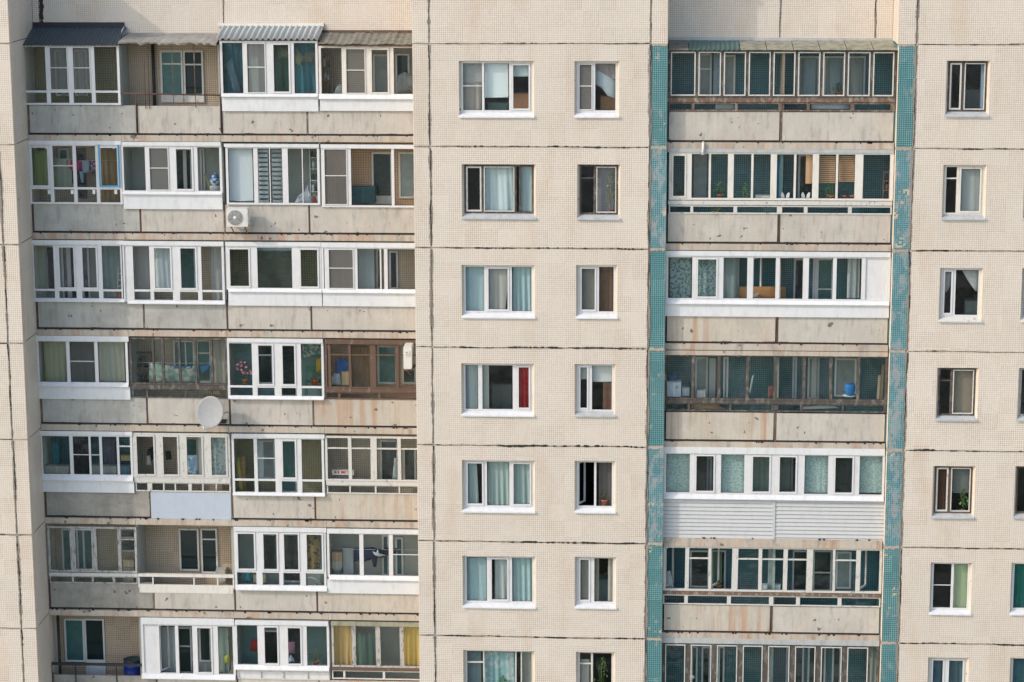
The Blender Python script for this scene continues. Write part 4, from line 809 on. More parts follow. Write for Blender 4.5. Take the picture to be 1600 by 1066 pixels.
plant(941, 1098, .26, 78, 30, (.12, .24, .06), 'big climbing plant filling the right light of the narrow window, bottom row', n=170, leaf=.06, potr=.07)
plant(1505, 800, .25, 38, 18, (.10, .24, .07), 'spiky aloe leaning against the glass of the right-hand window, fifth row', n=50, leaf=.09, potr=.05, poth=.07)
# ==================================================================== things in and on the left loggias
cur = curtain
# top row
def shelf_unit(x0, x1, y0, y1, d, c, label, shelves=3, goods=()):
    a, b, c0, t = rect(x0, x1, y0, y1, d); e = empty('shelf_unit', ((a+b)/2, d+.12, c0), label, 'shelf', 'things stored in the loggias')
    m = MB()
    for x in (a, b-.02): m.box(x, x+.02, d, d+.24, c0, t)
    m.build('side_panel', solid(c, .8), e)
    for i in range(shelves+1):
        z = c0+(t-c0-.02)*i/shelves; q = MB(); q.box(a+.02, b-.02, d, d+.24, z, z+.018); q.build('shelf', solid(c, .8), e)
        if i < shelves:
            r_ = random.Random(int(x0)+i); x = a+.04
            while x < b-.12:
                w_ = r_.uniform(.05, .12); h_ = r_.uniform(.08, max(.1, (t-c0)/shelves*.7)); g = MB()
                if r_.random() < .5: g.box(x, x+w_, d+.03, d+.18, z+.018, z+.018+h_)
                else: g.lathe((x+w_/2, d+.1, z+.018), [(0, 0), (w_/2, 0), (w_/2, h_*.7), (w_*.25, h_*.85), (w_*.25, h_), (0, h_)], 10)
                gd = goods[r_.randrange(len(goods))] if goods else (.4, .36, .3)
                tag(g.build('container', solid(gd)), 'small jar or box on the '+' '.join(label.split()[:9]), 'container', 'goods on loggia shelves')
                x += w_+.02
    return e
shelf_unit(503, 520, 84, 146, 2.1, (.30, .19, .11), 'brown shelf seen through the left pane of the top right loggia', 3, ((.5, .5, .48), (.2, .13, .08), (.4, .35, .3)))
t = rag([(620, 148), (622, 118), (632, 112), (641, 116), (649, 128), (649, 150)], 2.0, (.30, .31, .30), 'domed grey dust cover over something in the top right loggia', 'dust_cover', 'cover', .02, 'things stored in the loggias')
t = rag([(520, 149), (526, 136), (533, 131), (536, 148)], 1.8, (.55, .58, .55), 'crumpled white sack at the foot of the brown shelf, top right loggia', 'sack', 'bag', .02, 'things stored in the loggias', pat=((.45, .45, .1), 8.))
cur(389, 416, 66, 149, 1.75, (.60, .70, .74), 'pale blue white sheet hung behind the netted pane of the mirrored loggia, top row', amp=.02, wl=.3)
cur(122, 131, 80, 150, 2.35, (.35, .42, .42), 'light grey curtain by the door of the loggia under the dark blue roof', amp=.02)
cur(94, 103, 80, 150, 2.35, (.33, .40, .40), 'light grey curtain by the window of the loggia under the dark blue roof', amp=.02)
# second row
cur(53, 80, 236, 290, 1.8, (.21, .27, .11), 'olive green curtain at the left end of the loggia with pink washing, second row', amp=.02, taper=.2)
cur(84, 112, 248, 292, 1.85, (.24, .27, .20), 'grey green sheet under the crossbar of the loggia with pink washing, second row', amp=.02)
cur(157, 185, 228, 314, 1.9, (.27, .19, .10), 'brown ribbed curtain behind the blue edged sash, second row', amp=.03, wl=.1)
m = MB(); a, b, c, t = rect(154.5, 186, 226, 292, DL-.07)
for q in ((a, a+.03, c, t), (b-.03, b, c, t), (a+.03, b-.03, c, c+.04)): m.box(q[0], q[1], DL-.10, DL-.075, q[2], q[3])
def stick(*a): q = MB(); q.box(*a); q.build('sticker', solid((.7, .72, .7)), f0[4])
f0 = [o for o in B.children if o.name.startswith('loggia')]
m.build('film_edge', solid((.05, .32, .55)), f0[4])
for x, y in ((54, 229), (72, 230), (158, 229), (178, 230)): X, Z = P(x, y, DL-.03); stick(X-.03, X+.03, DL-.047, DL-.041, Z-.045, Z+.02)
for x in (77, 113, 147, 181): X, Z = P(x, 300, DL-.03); stick(X-.04, X+.04, DL-.047, DL-.041, Z-.06, Z+.06)
rag([(104, 250), (122, 250), (127, 254), (127, 265), (118, 270), (106, 262)], 1.85, (.45, .03, .14), 'pink shirt hanging on the line in the second row loggia')
rag([(108, 264), (131, 268), (132, 288), (118, 290), (109, 282)], 1.88, (.03, .035, .05), 'black trousers hanging beneath the pink shirt, second row loggia')
rag([(124, 268), (130, 268), (131, 286), (127, 286)], 1.83, (.30, .42, .52), 'pale blue sock hanging beside the black trousers, second row loggia')
rag([(127, 252), (138, 252), (139, 270), (132, 271), (128, 266)], 1.85, (.34, .42, .50), 'light blue towel hanging beside the pink shirt, second row loggia')
rag([(139, 250), (149, 250), (150, 272), (144, 272), (140, 266)], 1.87, (.10, .07, .09), 'dark patterned top at the right end of the line, second row loggia', pat=((.35, .2, .25), 14.))
def line(x0, x1, y, d, label):
    a, z = P(x0, y, d); b = P(x1, y, d)[0]; m = MB(); m.tube([(a, d, z), ((a+b)/2, d, z-.02), (b, d, z)], .006, 5)
    return tag(m.build('clothes_line', solid((.5, .5, .48))), label, 'clothes line')
line(52, 186, 250, 1.86, 'thin clothes line carrying the pink shirt, second row loggia')
o = MB(); X, Z = P(336, 296, 2.0); o.lathe((X, 2.0, Z+.09), [(0, 0), (.10, .02), (.15, .1), (.16, .2), (.12, .3), (.04, .36), (.03, .42), (0, .42)], 14)
tag(o.build('knotted_bag', fab((.06, .16, .36), ((.6, .65, .7), 9.))), 'round blue and white knotted bag at the right end of the second loggia, second row', 'bag')
o = MB(); X, Z = P(336, 297, 1.9); o.lathe((X, 1.9, Z), [(0, 0), (.16, 0), (.14, .12), (0, .13)], 14); tag(o.build('bundle', fab((.6, .62, .6))), 'flat white bundle lying beneath the round blue bag, second row', 'bag')
t = rag([(318, 272), (322, 272), (333, 296), (326, 300)], 1.9, (.30, .26, .18), 'rolled beige mat leaning beside the round blue bag, second row', 'rolled_mat', 'mat', .01, 'things stored in the loggias')
blind(358, 395, 231, 314, 1.62, (.66, .70, .72), 'wide white roller blind at the left of the air conditioned loggia, second row')
blind(404, 419, 231, 317, 1.62, (.55, .58, .60), 'zebra striped blind in front of the white loggia, wide left strip', 12)
blind(425, 441, 231, 317, 1.66, (.40, .43, .44), 'zebra striped blind with shade put into its colour, narrow strip right of its twin', 12)  # darker copy of the same blind, shade painted into the colour
shelf_unit(484, 499, 228, 318, 2.0, (.5, .52, .52), 'white rack of red and green goods in the air conditioned loggia', 5, ((.5, .05, .03), (.05, .3, .12), (.5, .5, .5), (.02, .05, .05)))
t = rag([(459, 319), (466, 306), (476, 299), (480, 290), (483, 301), (488, 308), (488, 319)], 1.75, (.60, .64, .66), 'tall white plastic bag tied at the top in the air conditioned loggia', 'plastic_bag', 'bag', .03, 'things stored in the loggias')
carton(549, 586, 293, 318, 1.9, (.015, .055, .065), 'dark teal storage box on the floor of the apricot walled loggia, second row', lidc=(.02, .08, .09))
carton(524, 543, 283, 318, 2.05, (.04, .05, .05), 'black suitcase like box behind the netted pane of the apricot walled loggia', lidc=(.06, .06, .06))
t = rag([(514, 262), (520, 257), (527, 300), (520, 312), (514, 300)], 1.95, (.30, .20, .12), 'brown folded board leaning behind the netted pane of the apricot walled loggia', 'leaning_board', 'board', .0, 'things stored in the loggias')
# third row
cur(150, 190, 384, 465, 2.1, (.26, .32, .31), 'crumpled grey plastic film hung at the right of the third row left loggia', amp=.05, wl=.3)
cur(59, 72, 384, 465, 2.0, (.33, .36, .29), 'pale green drape at the left end of the third row left loggia', amp=.02)
cur(242, 268, 385, 452, 1.75, (.52, .57, .58), 'white curtain drawn in the second loggia of the third row', amp=.03, wl=.3)
cur(206, 233, 385, 470, 1.9, (.38, .35, .32), 'beige sheet with a rusty stain in the second loggia of the third row', amp=.01)
cur(330, 347, 385, 470, 1.95, (.36, .36, .36), 'light grey sheet at the right end of the second loggia, third row', amp=.02)
def ladder(x0, x1, y0, y1, d, c, label):
    a, b, c0, t = rect(x0, x1, y0, y1, d); e = empty('stepladder', ((a+b)/2, d, c0), label, 'ladder')
    for x, k in ((a, 1), (b, -1)): m = MB(); m.tube([(x, d, c0), ((a+b)/2+(x-(a+b)/2)*.5, d+.15, t)], .014, 6); m.build('rail', solid(c, .4), e)
    for i in range(1, 6):
        f_ = i/6; hw = (b-a)/2*(1-.5*f_); m = MB(); m.box((a+b)/2-hw, (a+b)/2+hw, d+.15*f_-.03, d+.15*f_+.03, c0+(t-c0)*f_-.01, c0+(t-c0)*f_+.01); m.build('tread', solid(c, .4), e)
ladder(182, 191, 410, 466, 1.75, (.5, .5, .5), 'light metal stepladder at the right end of the third row left loggia')
carton(182, 192, 456, 469, 1.68, (.22, .09, .05), 'small red brown box under the stepladder, third row left loggia', dep=.15)
m = MB(); a, b, c, t = rect(404, 457, 392, 452, DL); g = M['glass_gr']; m.box(a-.03, b+.03, DL+.06, DL+.066, c, t); m.build('reflection_pane', g, f0[10])  # added pane; a dark leafy reflection is put into its tint
cur(403, 458, 385, 393, 1.68, (.45, .52, .62), 'rolled up pale blue blind above the dark reflecting pane, third row', amp=.008)
cur(560, 585, 388, 452, 2.0, (.33, .38, .38), 'grey sheet wall hanging in the right loggia of the third row', amp=.008)
cur(516, 553, 390, 452, 2.05, (.40, .36, .31), 'beige sheet behind the netted pane of the right loggia, third row', amp=.01)
# fourth row
cur(69, 104, 534, 596, 1.8, (.33, .33, .20), 'olive cream curtain gathered to the right of the first pane, fourth row', amp=.025, taper=-.05)
cur(155, 195, 534, 596, 1.8, (.36, .36, .28), 'crumpled cream curtain in the third pane of the fourth row left loggia', amp=.045, wl=.33, hem=.03)
cur(112, 146, 534, 596, 2.1, (.12, .12, .10), 'dark grey curtain in the netted pane of the fourth row left loggia', amp=.01)
rag([(233, 566), (262, 571), (290, 574), (308, 571), (312, 598), (280, 600), (233, 597)], 1.75, (.50, .52, .46), 'pale checked blanket hanging along the old wooden loggia, fourth row', 'blanket', 'blanket', .02, pat=((.22, .34, .30), 5.))
rag([(312, 574), (327, 569), (329, 576), (315, 584)], 1.85, (.04, .22, .40), 'bright blue cloth hanging beside the checked blanket, fourth row', 'washcloth')
line(208, 350, 566, 1.77, 'thin clothes line carrying the checked blanket, fourth row')
rag([(272, 572), (300, 572), (300, 576), (272, 576)], 1.74, (.02, .12, .33), 'narrow blue band of cloth above the checked blanket, fourth row', 'washcloth')
shelf_unit(208, 236, 552, 598, 2.1, (.16, .14, .11), 'dim shelf with dark clutter in the old wooden loggia, fourth row', 2, ((.03, .05, .04), (.05, .08, .09), (.2, .2, .18)))
cur(333, 353, 532, 600, 1.95, (.32, .30, .26), 'dusty beige sheet at the right end of the old wooden loggia, fourth row', amp=.03, wl=.3)
plant(383, 600, 1.75, 38, 32, (.06, .12, .05), 'flowering plant with pink blooms at the left of the white framed loggia, fourth row', flower=((.60, .16, .26), 16), n=110)
plant(492, 601, 1.8, 22, 22, (.05, .16, .05), 'low green plant with red pot at the right of the white framed loggia, fourth row', potc=(.4, .08, .03), n=110, potr=.12)
t = rag([(472, 536), (503, 536), (503, 552), (488, 557), (474, 560)], 2.1, (.20, .30, .26), 'leafy green printed hanging in the white framed loggia, fourth row', 'wall_hanging', 'wall hanging', .01, None, pat=((.5, .55, .5), 12.))
t = rag([(494, 560), (503, 560), (503, 582), (494, 582)], 2.05, (.50, .33, .06), 'mustard yellow cloth on the chair back in the white framed loggia, fourth row', 'washcloth', 'cloth', .01, None)
def chair(x0, x1, y0, y1, d, c, label):
    a, b, c0, t = rect(x0, x1, y0, y1, d); e = empty('folding_chair', ((a+b)/2, d+.2, c0), label, 'chair'); zs_ = c0+.42
    for x in (a, b):
        m = MB(); m.tube([(x, d, c0), (x, d+.02, zs_)], .012, 6); m.build('leg', solid(c), e)
        m = MB(); m.tube([(x, d+.36, c0), (x, d+.34, zs_), (x, d+.38, t)], .012, 6); m.build('leg', solid(c), e)
    m = MB(); m.box(a, b, d, d+.36, zs_, zs_+.025); m.build('seat', solid(c), e)
    m = MB(); m.box(a+.01, b-.01, d+.35, d+.37, t-.16, t); m.build('backrest', solid(c), e)
chair(477, 501, 576, 621, 1.85, (.04, .16, .10), 'green folding chair in the white framed loggia with flowers, fourth row')
t = rag([(522, 568), (530, 560), (543, 562), (546, 578), (540, 588), (524, 584)], 1.85, (.02, .13, .42), 'bright blue sack heaped in the brown framed loggia, fourth row', 'sack', 'bag', .04, 'things stored in the loggias')
t = rag([(517, 590), (522, 583), (531, 584), (533, 602), (518, 602)], 1.75, (.62, .62, .64), 'bulging white plastic bag beside the blue sack, fourth row', 'plastic_bag', 'bag', .03, 'things stored in the loggias')
carton(534, 549, 581, 602, 1.75, (.48, .33, .18), 'tan cardboard carton beneath the blue sack, fourth row', dep=.22)
cur(549, 580, 542, 604, 2.2, (.26, .15, .085), 'faded brown sheet in the brown framed loggia, fourth row', amp=.01)
# fifth row
carton(71, 108, 728, 743, 1.7, (.38, .33, .27), 'long beige box along the left pane of the fifth row left loggia', dep=.2, name='storage_box')
carton(143, 182, 728, 743, 1.72, (.36, .33, .30), 'long pale box along the middle panes of the fifth row left loggia', dep=.2, name='storage_box')
carton(189, 204, 712, 720, 1.85, (.35, .24, .13), 'small cardboard box stacked high at the right of the fifth row left loggia', dep=.2)
carton(189, 203, 728, 742, 1.8, (.10, .16, .22), 'blue grey box low at the right of the fifth row left loggia', dep=.2)
cur(80, 92, 690, 726, 2.0, (.02, .16, .20), 'teal towel hanging behind the left pane, fifth row left loggia', amp=.03)
cur(163, 180, 686, 726, 2.1, (.13, .12, .16), 'dull purple drape in the fifth row left loggia', amp=.03)
cur(116, 138, 684, 742, 2.0, (.035, .03, .045), 'nearly black curtain behind the crossbar pane, fifth row left loggia', amp=.03)
rag([(231, 702), (240, 697), (243, 712), (236, 722), (229, 716)], 1.9, (.025, .03, .03), 'small black bag hung on the wall of the old white framed loggia, fifth row', 'shoulder_bag', 'bag')
rag([(229, 712), (234, 712), (237, 728), (229, 726)], 1.8, (.5, .48, .44), 'small white cloth below the black bag, fifth row', 'washcloth')
rag([(258, 705), (267, 705), (268, 718), (260, 719)], 1.95, (.04, .04, .04), 'pair of dark gloves pinned in the second pane, fifth row', 'gloves')
rag([(291, 712), (308, 711), (310, 744), (291, 744)], 1.75, (.26, .42, .58), 'crumpled light blue bedding in the third pane of the old white framed loggia, fifth row', 'bedding', 'bedding', .03, None, pat=((.6, .66, .7), 7.))
cur(310, 319, 682, 744, 1.72, (.55, .52, .46), 'narrow cream curtain beside the blue bedding, fifth row', amp=.03)
cur(329, 358, 681, 744, 1.7, (.50, .55, .53), 'lace curtain with grey sprigs at the right of the old white framed loggia, fifth row', amp=.025, pat=((.34, .40, .40), 12.))
t = rag([(371, 716), (383, 712), (384, 770), (372, 770)], 1.85, (.34, .22, .09), 'tall brown board standing in the white framed loggia, fifth row', 'leaning_board', 'board', .0, 'things stored in the loggias')
t = rag([(368, 722), (373, 712), (380, 768), (375, 770)], 1.75, (.40, .36, .10), 'yellowish plank leaning at the left of the white framed loggia, fifth row', 'leaning_board', 'board', .0, 'things stored in the loggias')
cur(402, 412, 688, 748, 2.0, (.33, .38, .40), 'thin grey drape behind the second pane of the white framed loggia, fifth row', amp=.03)
e_ = carton(519, 553, 735, 742, 1.62, (.62, .58, .55), 'long white parcel with red lettering resting in the old wooden loggia, fifth row', dep=.1, name='parcel')
m = MB(); X0, Z0 = P(522, 741, 1.6)
for i, w_ in enumerate((.07, .05, .09, .03, .06)): m.box(X0+i*.1, X0+i*.1+w_, 1.612, 1.6155, Z0+.02, Z0+.09)
m.build('red_lettering', solid((.55, .04, .07)), e_)
t = rag([(613, 750), (616, 716), (619, 716), (620, 750)], 1.9, (.55, .60, .63), 'thin white ironing board standing on end, fifth row right loggia', 'ironing_board', 'ironing board', .0, 'things stored in the loggias')
t = rag([(518, 750), (530, 743), (547, 744), (549, 751)], 1.8, (.30, .31, .31), 'grey cloth bundle beneath the parcel, fifth row right loggia', 'sack', 'bag', .03, 'things stored in the loggias')
# sixth row
carton(193, 209, 875, 886, 1.8, (.46, .36, .24), 'upper cardboard box of the stack in the old grey framed loggia, sixth row')
carton(193, 210, 887, 897, 1.8, (.40, .33, .24), 'middle cardboard box of the stack in the old grey framed loggia, sixth row')
carton(193, 209, 899, 911, 1.8, (.42, .36, .28), 'lowest cardboard box of the stack in the old grey framed loggia, sixth row')
rag([(212, 868), (215, 868), (215, 896), (210, 896)], 1.75, (.03, .05, .05), 'dark coat edge hanging beside the cardboard boxes, sixth row', 'coat')
cur(478, 499, 836, 889, 1.75, (.33, .20, .08), 'brown and cream patterned curtain in the narrow right pane, sixth row', amp=.03, pat=((.10, .09, .08), 9.))
t = rag([(378, 898), (390, 893), (395, 908), (380, 911)], 1.75, (.03, .22, .26), 'small teal bag low behind the white framed loggia, sixth row', 'sack', 'bag', .02, 'things stored in the loggias')
carton(396, 415, 898, 910, 1.75, (.45, .36, .26), 'pale carton low behind the white framed loggia, sixth row', dep=.2)
m = MB(); X, Z = P(485, 918, 1.8); 
for i in range(3): m.tube([(X+.28*cos(a)+i*.03-.03, 1.8+i*.03, Z+.30*sin(a)) for a in [pi*k/10 for k in range(11)]], .012, 6)
tag(m.build('wire_hoop', solid((.55, .55, .55))), 'white wire hoops standing low in the right of the white framed loggia, sixth row', 'hoop')
carton(519, 534, 863, 877, 2.0, (.50, .33, .20), 'upper tan box on a white tub in the sixth row right loggia', dep=.25)
carton(519, 534, 877, 888, 2.0, (.50, .44, .33), 'middle cream box on a white tub in the sixth row right loggia', dep=.25)
m = MB(); X, Z = P(526, 898, 2.0); m.lathe((X, 2.1, Z), [(0, 0), (.11, 0), (.14, .16), (.15, .165), (.15, .18), (0, .18)], 16); tag(m.build('tub', solid((.6, .6, .58))), 'white plastic tub beneath two boxes, sixth row right loggia', 'tub')
cur(536, 552, 857, 900, 2.2, (.52, .54, .52), 'white board like sheet beside the boxes, sixth row right loggia', amp=.004)
rag([(553, 857), (582, 856), (600, 860), (606, 866), (598, 872), (590, 870), (588, 886), (583, 886), (582, 874), (570, 878), (560, 872), (553, 878)], 1.85, (.015, .025, .06), 'navy jacket with a white star motif hanging in the sixth row right loggia', 'jacket', amp=.03)
rag([(582, 862), (588, 864), (590, 858), (592, 865), (604, 868), (592, 870), (586, 868)], 1.80, (.65, .68, .7), 'white star shaped motif pinned on the navy jacket, sixth row', 'motif', 'motif', .0)
rag([(600, 856), (622, 857), (618, 866), (606, 868)], 1.88, (.03, .035, .05), 'dark grey garment right of the navy jacket, sixth row')
line(513, 655, 857, 1.86, 'clothes line carrying the navy jacket, sixth row')
# bottom row
def barrel(x0, x1, y0, y1, d, label):
    a, b, c0, t = rect(x0, x1, y0, y1, d); X = (a+b)/2; r = (b-a)/2; h = .62; c0 = t-h
    e = empty('barrel', (X, d+r, c0), label, 'barrel'); m = MB()
    m.lathe((X, d+r, c0), [(0, 0), (r*.92, 0), (r, .03), (r, h*.3), (r*1.04, h*.33), (r, h*.36), (r, h*.66), (r*1.04, h*.69), (r, h*.72), (r*.98, h*.9), (r*.93, h*.93), (0, h*.93)], 24); m.build('body', solid((.012, .035, .22), .35), e)
    m = MB(); m.lathe((X, d+r, c0), [(0, h*.935), (r*.99, h*.935), (r*1.02, h*.95), (r*1.0, h), (r*.9, h), (r*.88, h*.97), (0, h*.97)], 24); m.build('lid', solid((.03, .055, .05), .5), e)
barrel(190.5, 217, 1034, 1060, 1.75, 'blue plastic barrel with a dark lid on the open balcony, bottom left')
cur(340, 357, 982, 1050, 1.9, (.36, .42, .38), 'pale curtain at the right end of the second loggia, bottom row', amp=.03)
t = rag([(350, 1026), (358, 1022), (360, 1036), (351, 1038)], 1.75, (.45, .45, .12), 'yellow green bag at the right end of the second loggia, bottom row', 'sack', 'bag', .02, 'things stored in the loggias')
shelf_unit(341, 358, 1000, 1050, 1.95, (.5, .52, .5), 'white shelf rack at the right end of the second loggia, bottom row', 3, ((.4, .42, .36), (.5, .5, .45)))
cur(253, 274, 980, 1050, 2.1, (.50, .54, .50), 'white sheet wall beside the open sash, second loggia, bottom row', amp=.006)
rag([(392, 1000), (402, 999), (403, 1018), (391, 1017)], 1.9, (.35, .045, .05), 'red cloth hanging in the third loggia, bottom row', 'washcloth')
rag([(449, 1004), (461, 1003), (461, 1022), (449, 1022)], 1.8, (.34, .18, .27), 'pink purple towel in the third loggia, bottom row', 'towel')
t = rag([(450, 1034), (454, 1023), (459, 1030), (461, 1036)], 1.75, (.55, .6, .68), 'white and blue sack under the pink towel, bottom row', 'sack', 'bag', .02, 'things stored in the loggias')
plant(494, 1040, 1.75, 28, 30, (.16, .19, .10), 'dry spindly plant at the right of the third loggia, bottom row', n=60, leaf=.06)
cur(520, 549, 978, 1042, 1.66, (.80, .42, .17), 'golden orange curtain in the left pane of the brown framed loggia, bottom row', amp=.035, wl=.2)
cur(631, 655, 978, 1042, 1.66, (.82, .45, .12), 'golden yellow curtain in the right pane of the brown framed loggia, bottom row', amp=.035, wl=.15)
cur(556, 588, 990, 1040, 1.75, (.10, .16, .13), 'dark green plastic drape in the second pane of the brown framed loggia, bottom row', amp=.04, wl=.3)
# ==================================================================== things in the right loggias (glass at .3, back wall at 1.4)
cur(1115, 1124, 84, 150, 1.1, (.30, .36, .42), 'pale grey blue drape behind the second pane of the top right loggia row', amp=.02)
cur(1256, 1274, 92, 150, 1.15, (.26, .33, .36), 'grey drape behind the middle window of the top long loggia', amp=.02)
cur(1296, 1313, 92, 150, 1.15, (.22, .29, .31), 'slate grey drape in the seventh pane of the top long loggia', amp=.02)
cur(1329, 1347, 92, 150, 1.15, (.25, .28, .27), 'dull beige drape in the eighth pane of the top long loggia', amp=.02)
plant(1310, 152, 1.0, 22, 22, (.10, .20, .04), 'yellow green plant low behind the seventh pane of the top long loggia', n=60)
t = rag([(1118, 153), (1152, 153), (1152, 172), (1118, 172)], .45, (.36, .40, .42), 'pale grey board behind the low lights at the left of the top long loggia', 'storage_board', 'board', .0, 'things stored in the loggias')
t = rag([(1268, 160), (1328, 160), (1328, 171), (1268, 171)], .45, (.48, .56, .62), 'pale blue board behind the low lights at the right of the top long loggia', 'storage_board', 'board', .0, 'things stored in the loggias')
def paper(x0, x1, y0, y1, d, label):
    o = blind(x0, x1, y0, y1, d, (.66, .38, .20), label, 14); return o
cur(1259, 1270, 242, 287, .40, (.66, .40, .22), 'narrow torn bamboo blind left of its wide neighbour, second row right', amp=.01)
paper(1280, 1305, 243, 286, .42, 'bamboo blind left half above the flower pots, second row right')
paper(1311, 1337, 243, 284, .42, 'bamboo blind right half above the flower pots, second row right')
cur(1212, 1221, 242, 310, .7, (.02, .16, .32), 'vivid blue drape in the second row right loggia', amp=.02)
plant(1164, 312, .42, 26, 13, (.22, .60, .10), 'bright green upright plant on the ledge of the second row right loggia', n=70, leaf=.04, potr=.03, poth=.03)
plant(1149, 312, .42, 9, 9, (.2, .5, .08), 'tiny green seedling left of the bright upright plant, second row right', n=20, leaf=.03, potr=.03, poth=.03)
plant(1294, 312, .42, 26, 22, (.07, .22, .05), 'dark bushy plant under the bamboo blind, second row right', n=120, potr=.06)
plant(1125, 312, .6, 30, 30, (.09, .24, .07), 'dark leafy plant behind the third pane, second row right', n=90)
for i, x in enumerate((1300, 1319, 1332)):
    X, Z = P(x, 312, .40); m = MB(); m.lathe((X, .42, Z), [(0, 0), (.05, 0), (.07, .09), (.078, .09), (.078, .11), (.06, .11), (.055, .09), (0, .09)], 14)
    tag(m.build('flowerpot', solid((.45, .13, .07))), ('orange red flowerpot under the left half of the bamboo blind', 'orange red flowerpot under the middle of the right bamboo blind', 'orange red flowerpot at the right end under the bamboo blind')[i], 'flowerpot', 'empty flowerpots on the ledge')
for i, x in enumerate((1223, 1230, 1255, 1262)):
    X, Z = P(x, 312, .40); s_ = 1 if i % 2 else -1; m = MB(); m.prism([(X-.045, Z), (X+.045, Z), (X+.05+s_*.01, Z+.12), (X+.035+s_*.03, Z+.19), (X-.005+s_*.03, Z+.2), (X-.04+s_*.015, Z+.13)], .40, .43)
    tag(m.build('white_slipper', solid((.72, .72, .70))), 'white slipper stood on its heel on the ledge, '+('first', 'second', 'third', 'fourth')[i]+' of four, second row right', 'slipper', 'slippers stood on the ledge')
carton(1181, 1203, 306, 312, .42, (.6, .6, .58), 'flat white box on the ledge beside the bright plant, second row right', dep=.15)
shelf_unit(1380, 1390, 268, 312, .6, (.18, .14, .12), 'little shelf with dark jars at the right end, second row right', 3, ((.12, .06, .05), (.3, .3, .3), (.25, .12, .05)))
# third row right
cur(1047, 1080, 402, 466, .55, (.30, .40, .38), 'grey green lace curtain in the first pane of the white loggia, third row right', amp=.015, pat=((.13, .20, .19), 16.))
cur(1089, 1122, 402, 466, .55, (.33, .43, .42), 'patterned lace curtain in the second pane, third row right', amp=.015, pat=((.17, .25, .24), 16.))
cur(1131, 1152, 402, 466, .6, (.24, .29, .28), 'grey sheer curtain in the third pane, third row right', amp=.03)
cur(1324, 1343, 402, 466, .6, (.45, .47, .45), 'white folded curtain beside the white panel, third row right', amp=.04)
t = rag([(1155, 448), (1228, 448), (1228, 468), (1155, 468)], .7, (.42, .24, .11), 'long tan board behind the open sash, third row right', 'storage_board', 'board', .0, 'things stored in the loggias')
# fourth row right
e_ = carton(1042, 1064, 597, 620, .6, (.68, .70, .74), 'white appliance box with small print in the corner, fourth row right', dep=.3, name='appliance_box')
m = MB(); X0, Z0 = P(1056, 604, .6)
for i in range(3): m.box(X0, X0+.07, .592, .595, Z0-i*.03, Z0-i*.03+.012)
m.build('print', solid((.15, .15, .16)), e_)
t = rag([(1041, 588), (1055, 583), (1060, 590), (1057, 595), (1042, 596)], .75, (.04, .14, .26), 'dark blue bag on top of the white appliance box, fourth row right', 'sack', 'bag', .02, 'things stored in the loggias')
carton(1066, 1077, 606, 619, .65, (.42, .46, .48), 'low grey box right of the white appliance box, fourth row right', dep=.2)
carton(1089, 1102, 610, 622, .65, (.5, .5, .5), 'small pale box behind the second pane, fourth row right', dep=.2)
m = MB(); X, Z = P(1328, 622, .65); m.lathe((X, .75, Z+.05), [(0, 0), (.1, 0), (.145, .16), (.15, .28), (.135, .33), (0, .33)], 18); tag(m.build('bucket', solid((.01, .22, .60))), 'bright blue bucket in a white basin, fourth row right', 'bucket')
m = MB(); m.lathe((X, .75, Z), [(0, 0), (.13, 0), (.19, .05), (.2, .05), (.2, .06), (0, .06)], 18); tag(m.build('basin', solid((.65, .68, .66))), 'white basin under the bright blue bucket, fourth row right', 'basin')
t = rag([(1200, 606), (1206, 602), (1216, 604), (1217, 622), (1200, 622)], .7, (.30, .13, .13), 'dull pink cushion behind the middle post, fourth row right', 'cushion', 'cushion', .03, 'things stored in the loggias')
for (xa, xb, c, l) in ((1369, 1376, (.42, .33, .22), 'long pale plank leaning in the right corner, fourth row right'), (1374, 1380, (.30, .22, .14), 'brown plank leaning behind the pale one in the right corner, fourth row right')):
    a, z0_ = P(xa, 628, .8); b, z1_ = P(xa-1, 585, .8); m = MB(); m.bar(a, a+.07, .7, .73, z0_, z1_+(.3 if xb > 1378 else 0), dx=.03); tag(m.build('plank', solid(c, .8)), l, 'plank', 'planks leaning in the corner')
t = rag([(1171, 610), (1175, 588), (1178, 585), (1176, 600), (1172, 616)], .7, (.45, .50, .50), 'thin white folded sheet standing left of the pink cushion, fourth row right', 'storage_board', 'board', .0, 'things stored in the loggias')
t = rag([(1300, 633), (1250, 636), (1252, 640), (1312, 638)], .45, (.5, .55, .55), 'flat white board lying behind the low lights, fourth row right', 'storage_board', 'board', .0, 'things stored in the loggias')
t = rag([(1080, 632), (1120, 632), (1138, 642), (1080, 642)], .5, (.36, .23, .13), 'brown wooden sheet behind the low lights, fourth row right', 'storage_board', 'board', .0, 'things stored in the loggias')
for (x0, x1, c) in ((1108, 1118, 'left'), (1268, 1276, 'right')):
    cur(x0, x1, 560, 622, 1.15, (.42, .42, .40), 'long white drape hanging %s of centre in the dark framed loggia, fourth row right' % c, amp=.02)
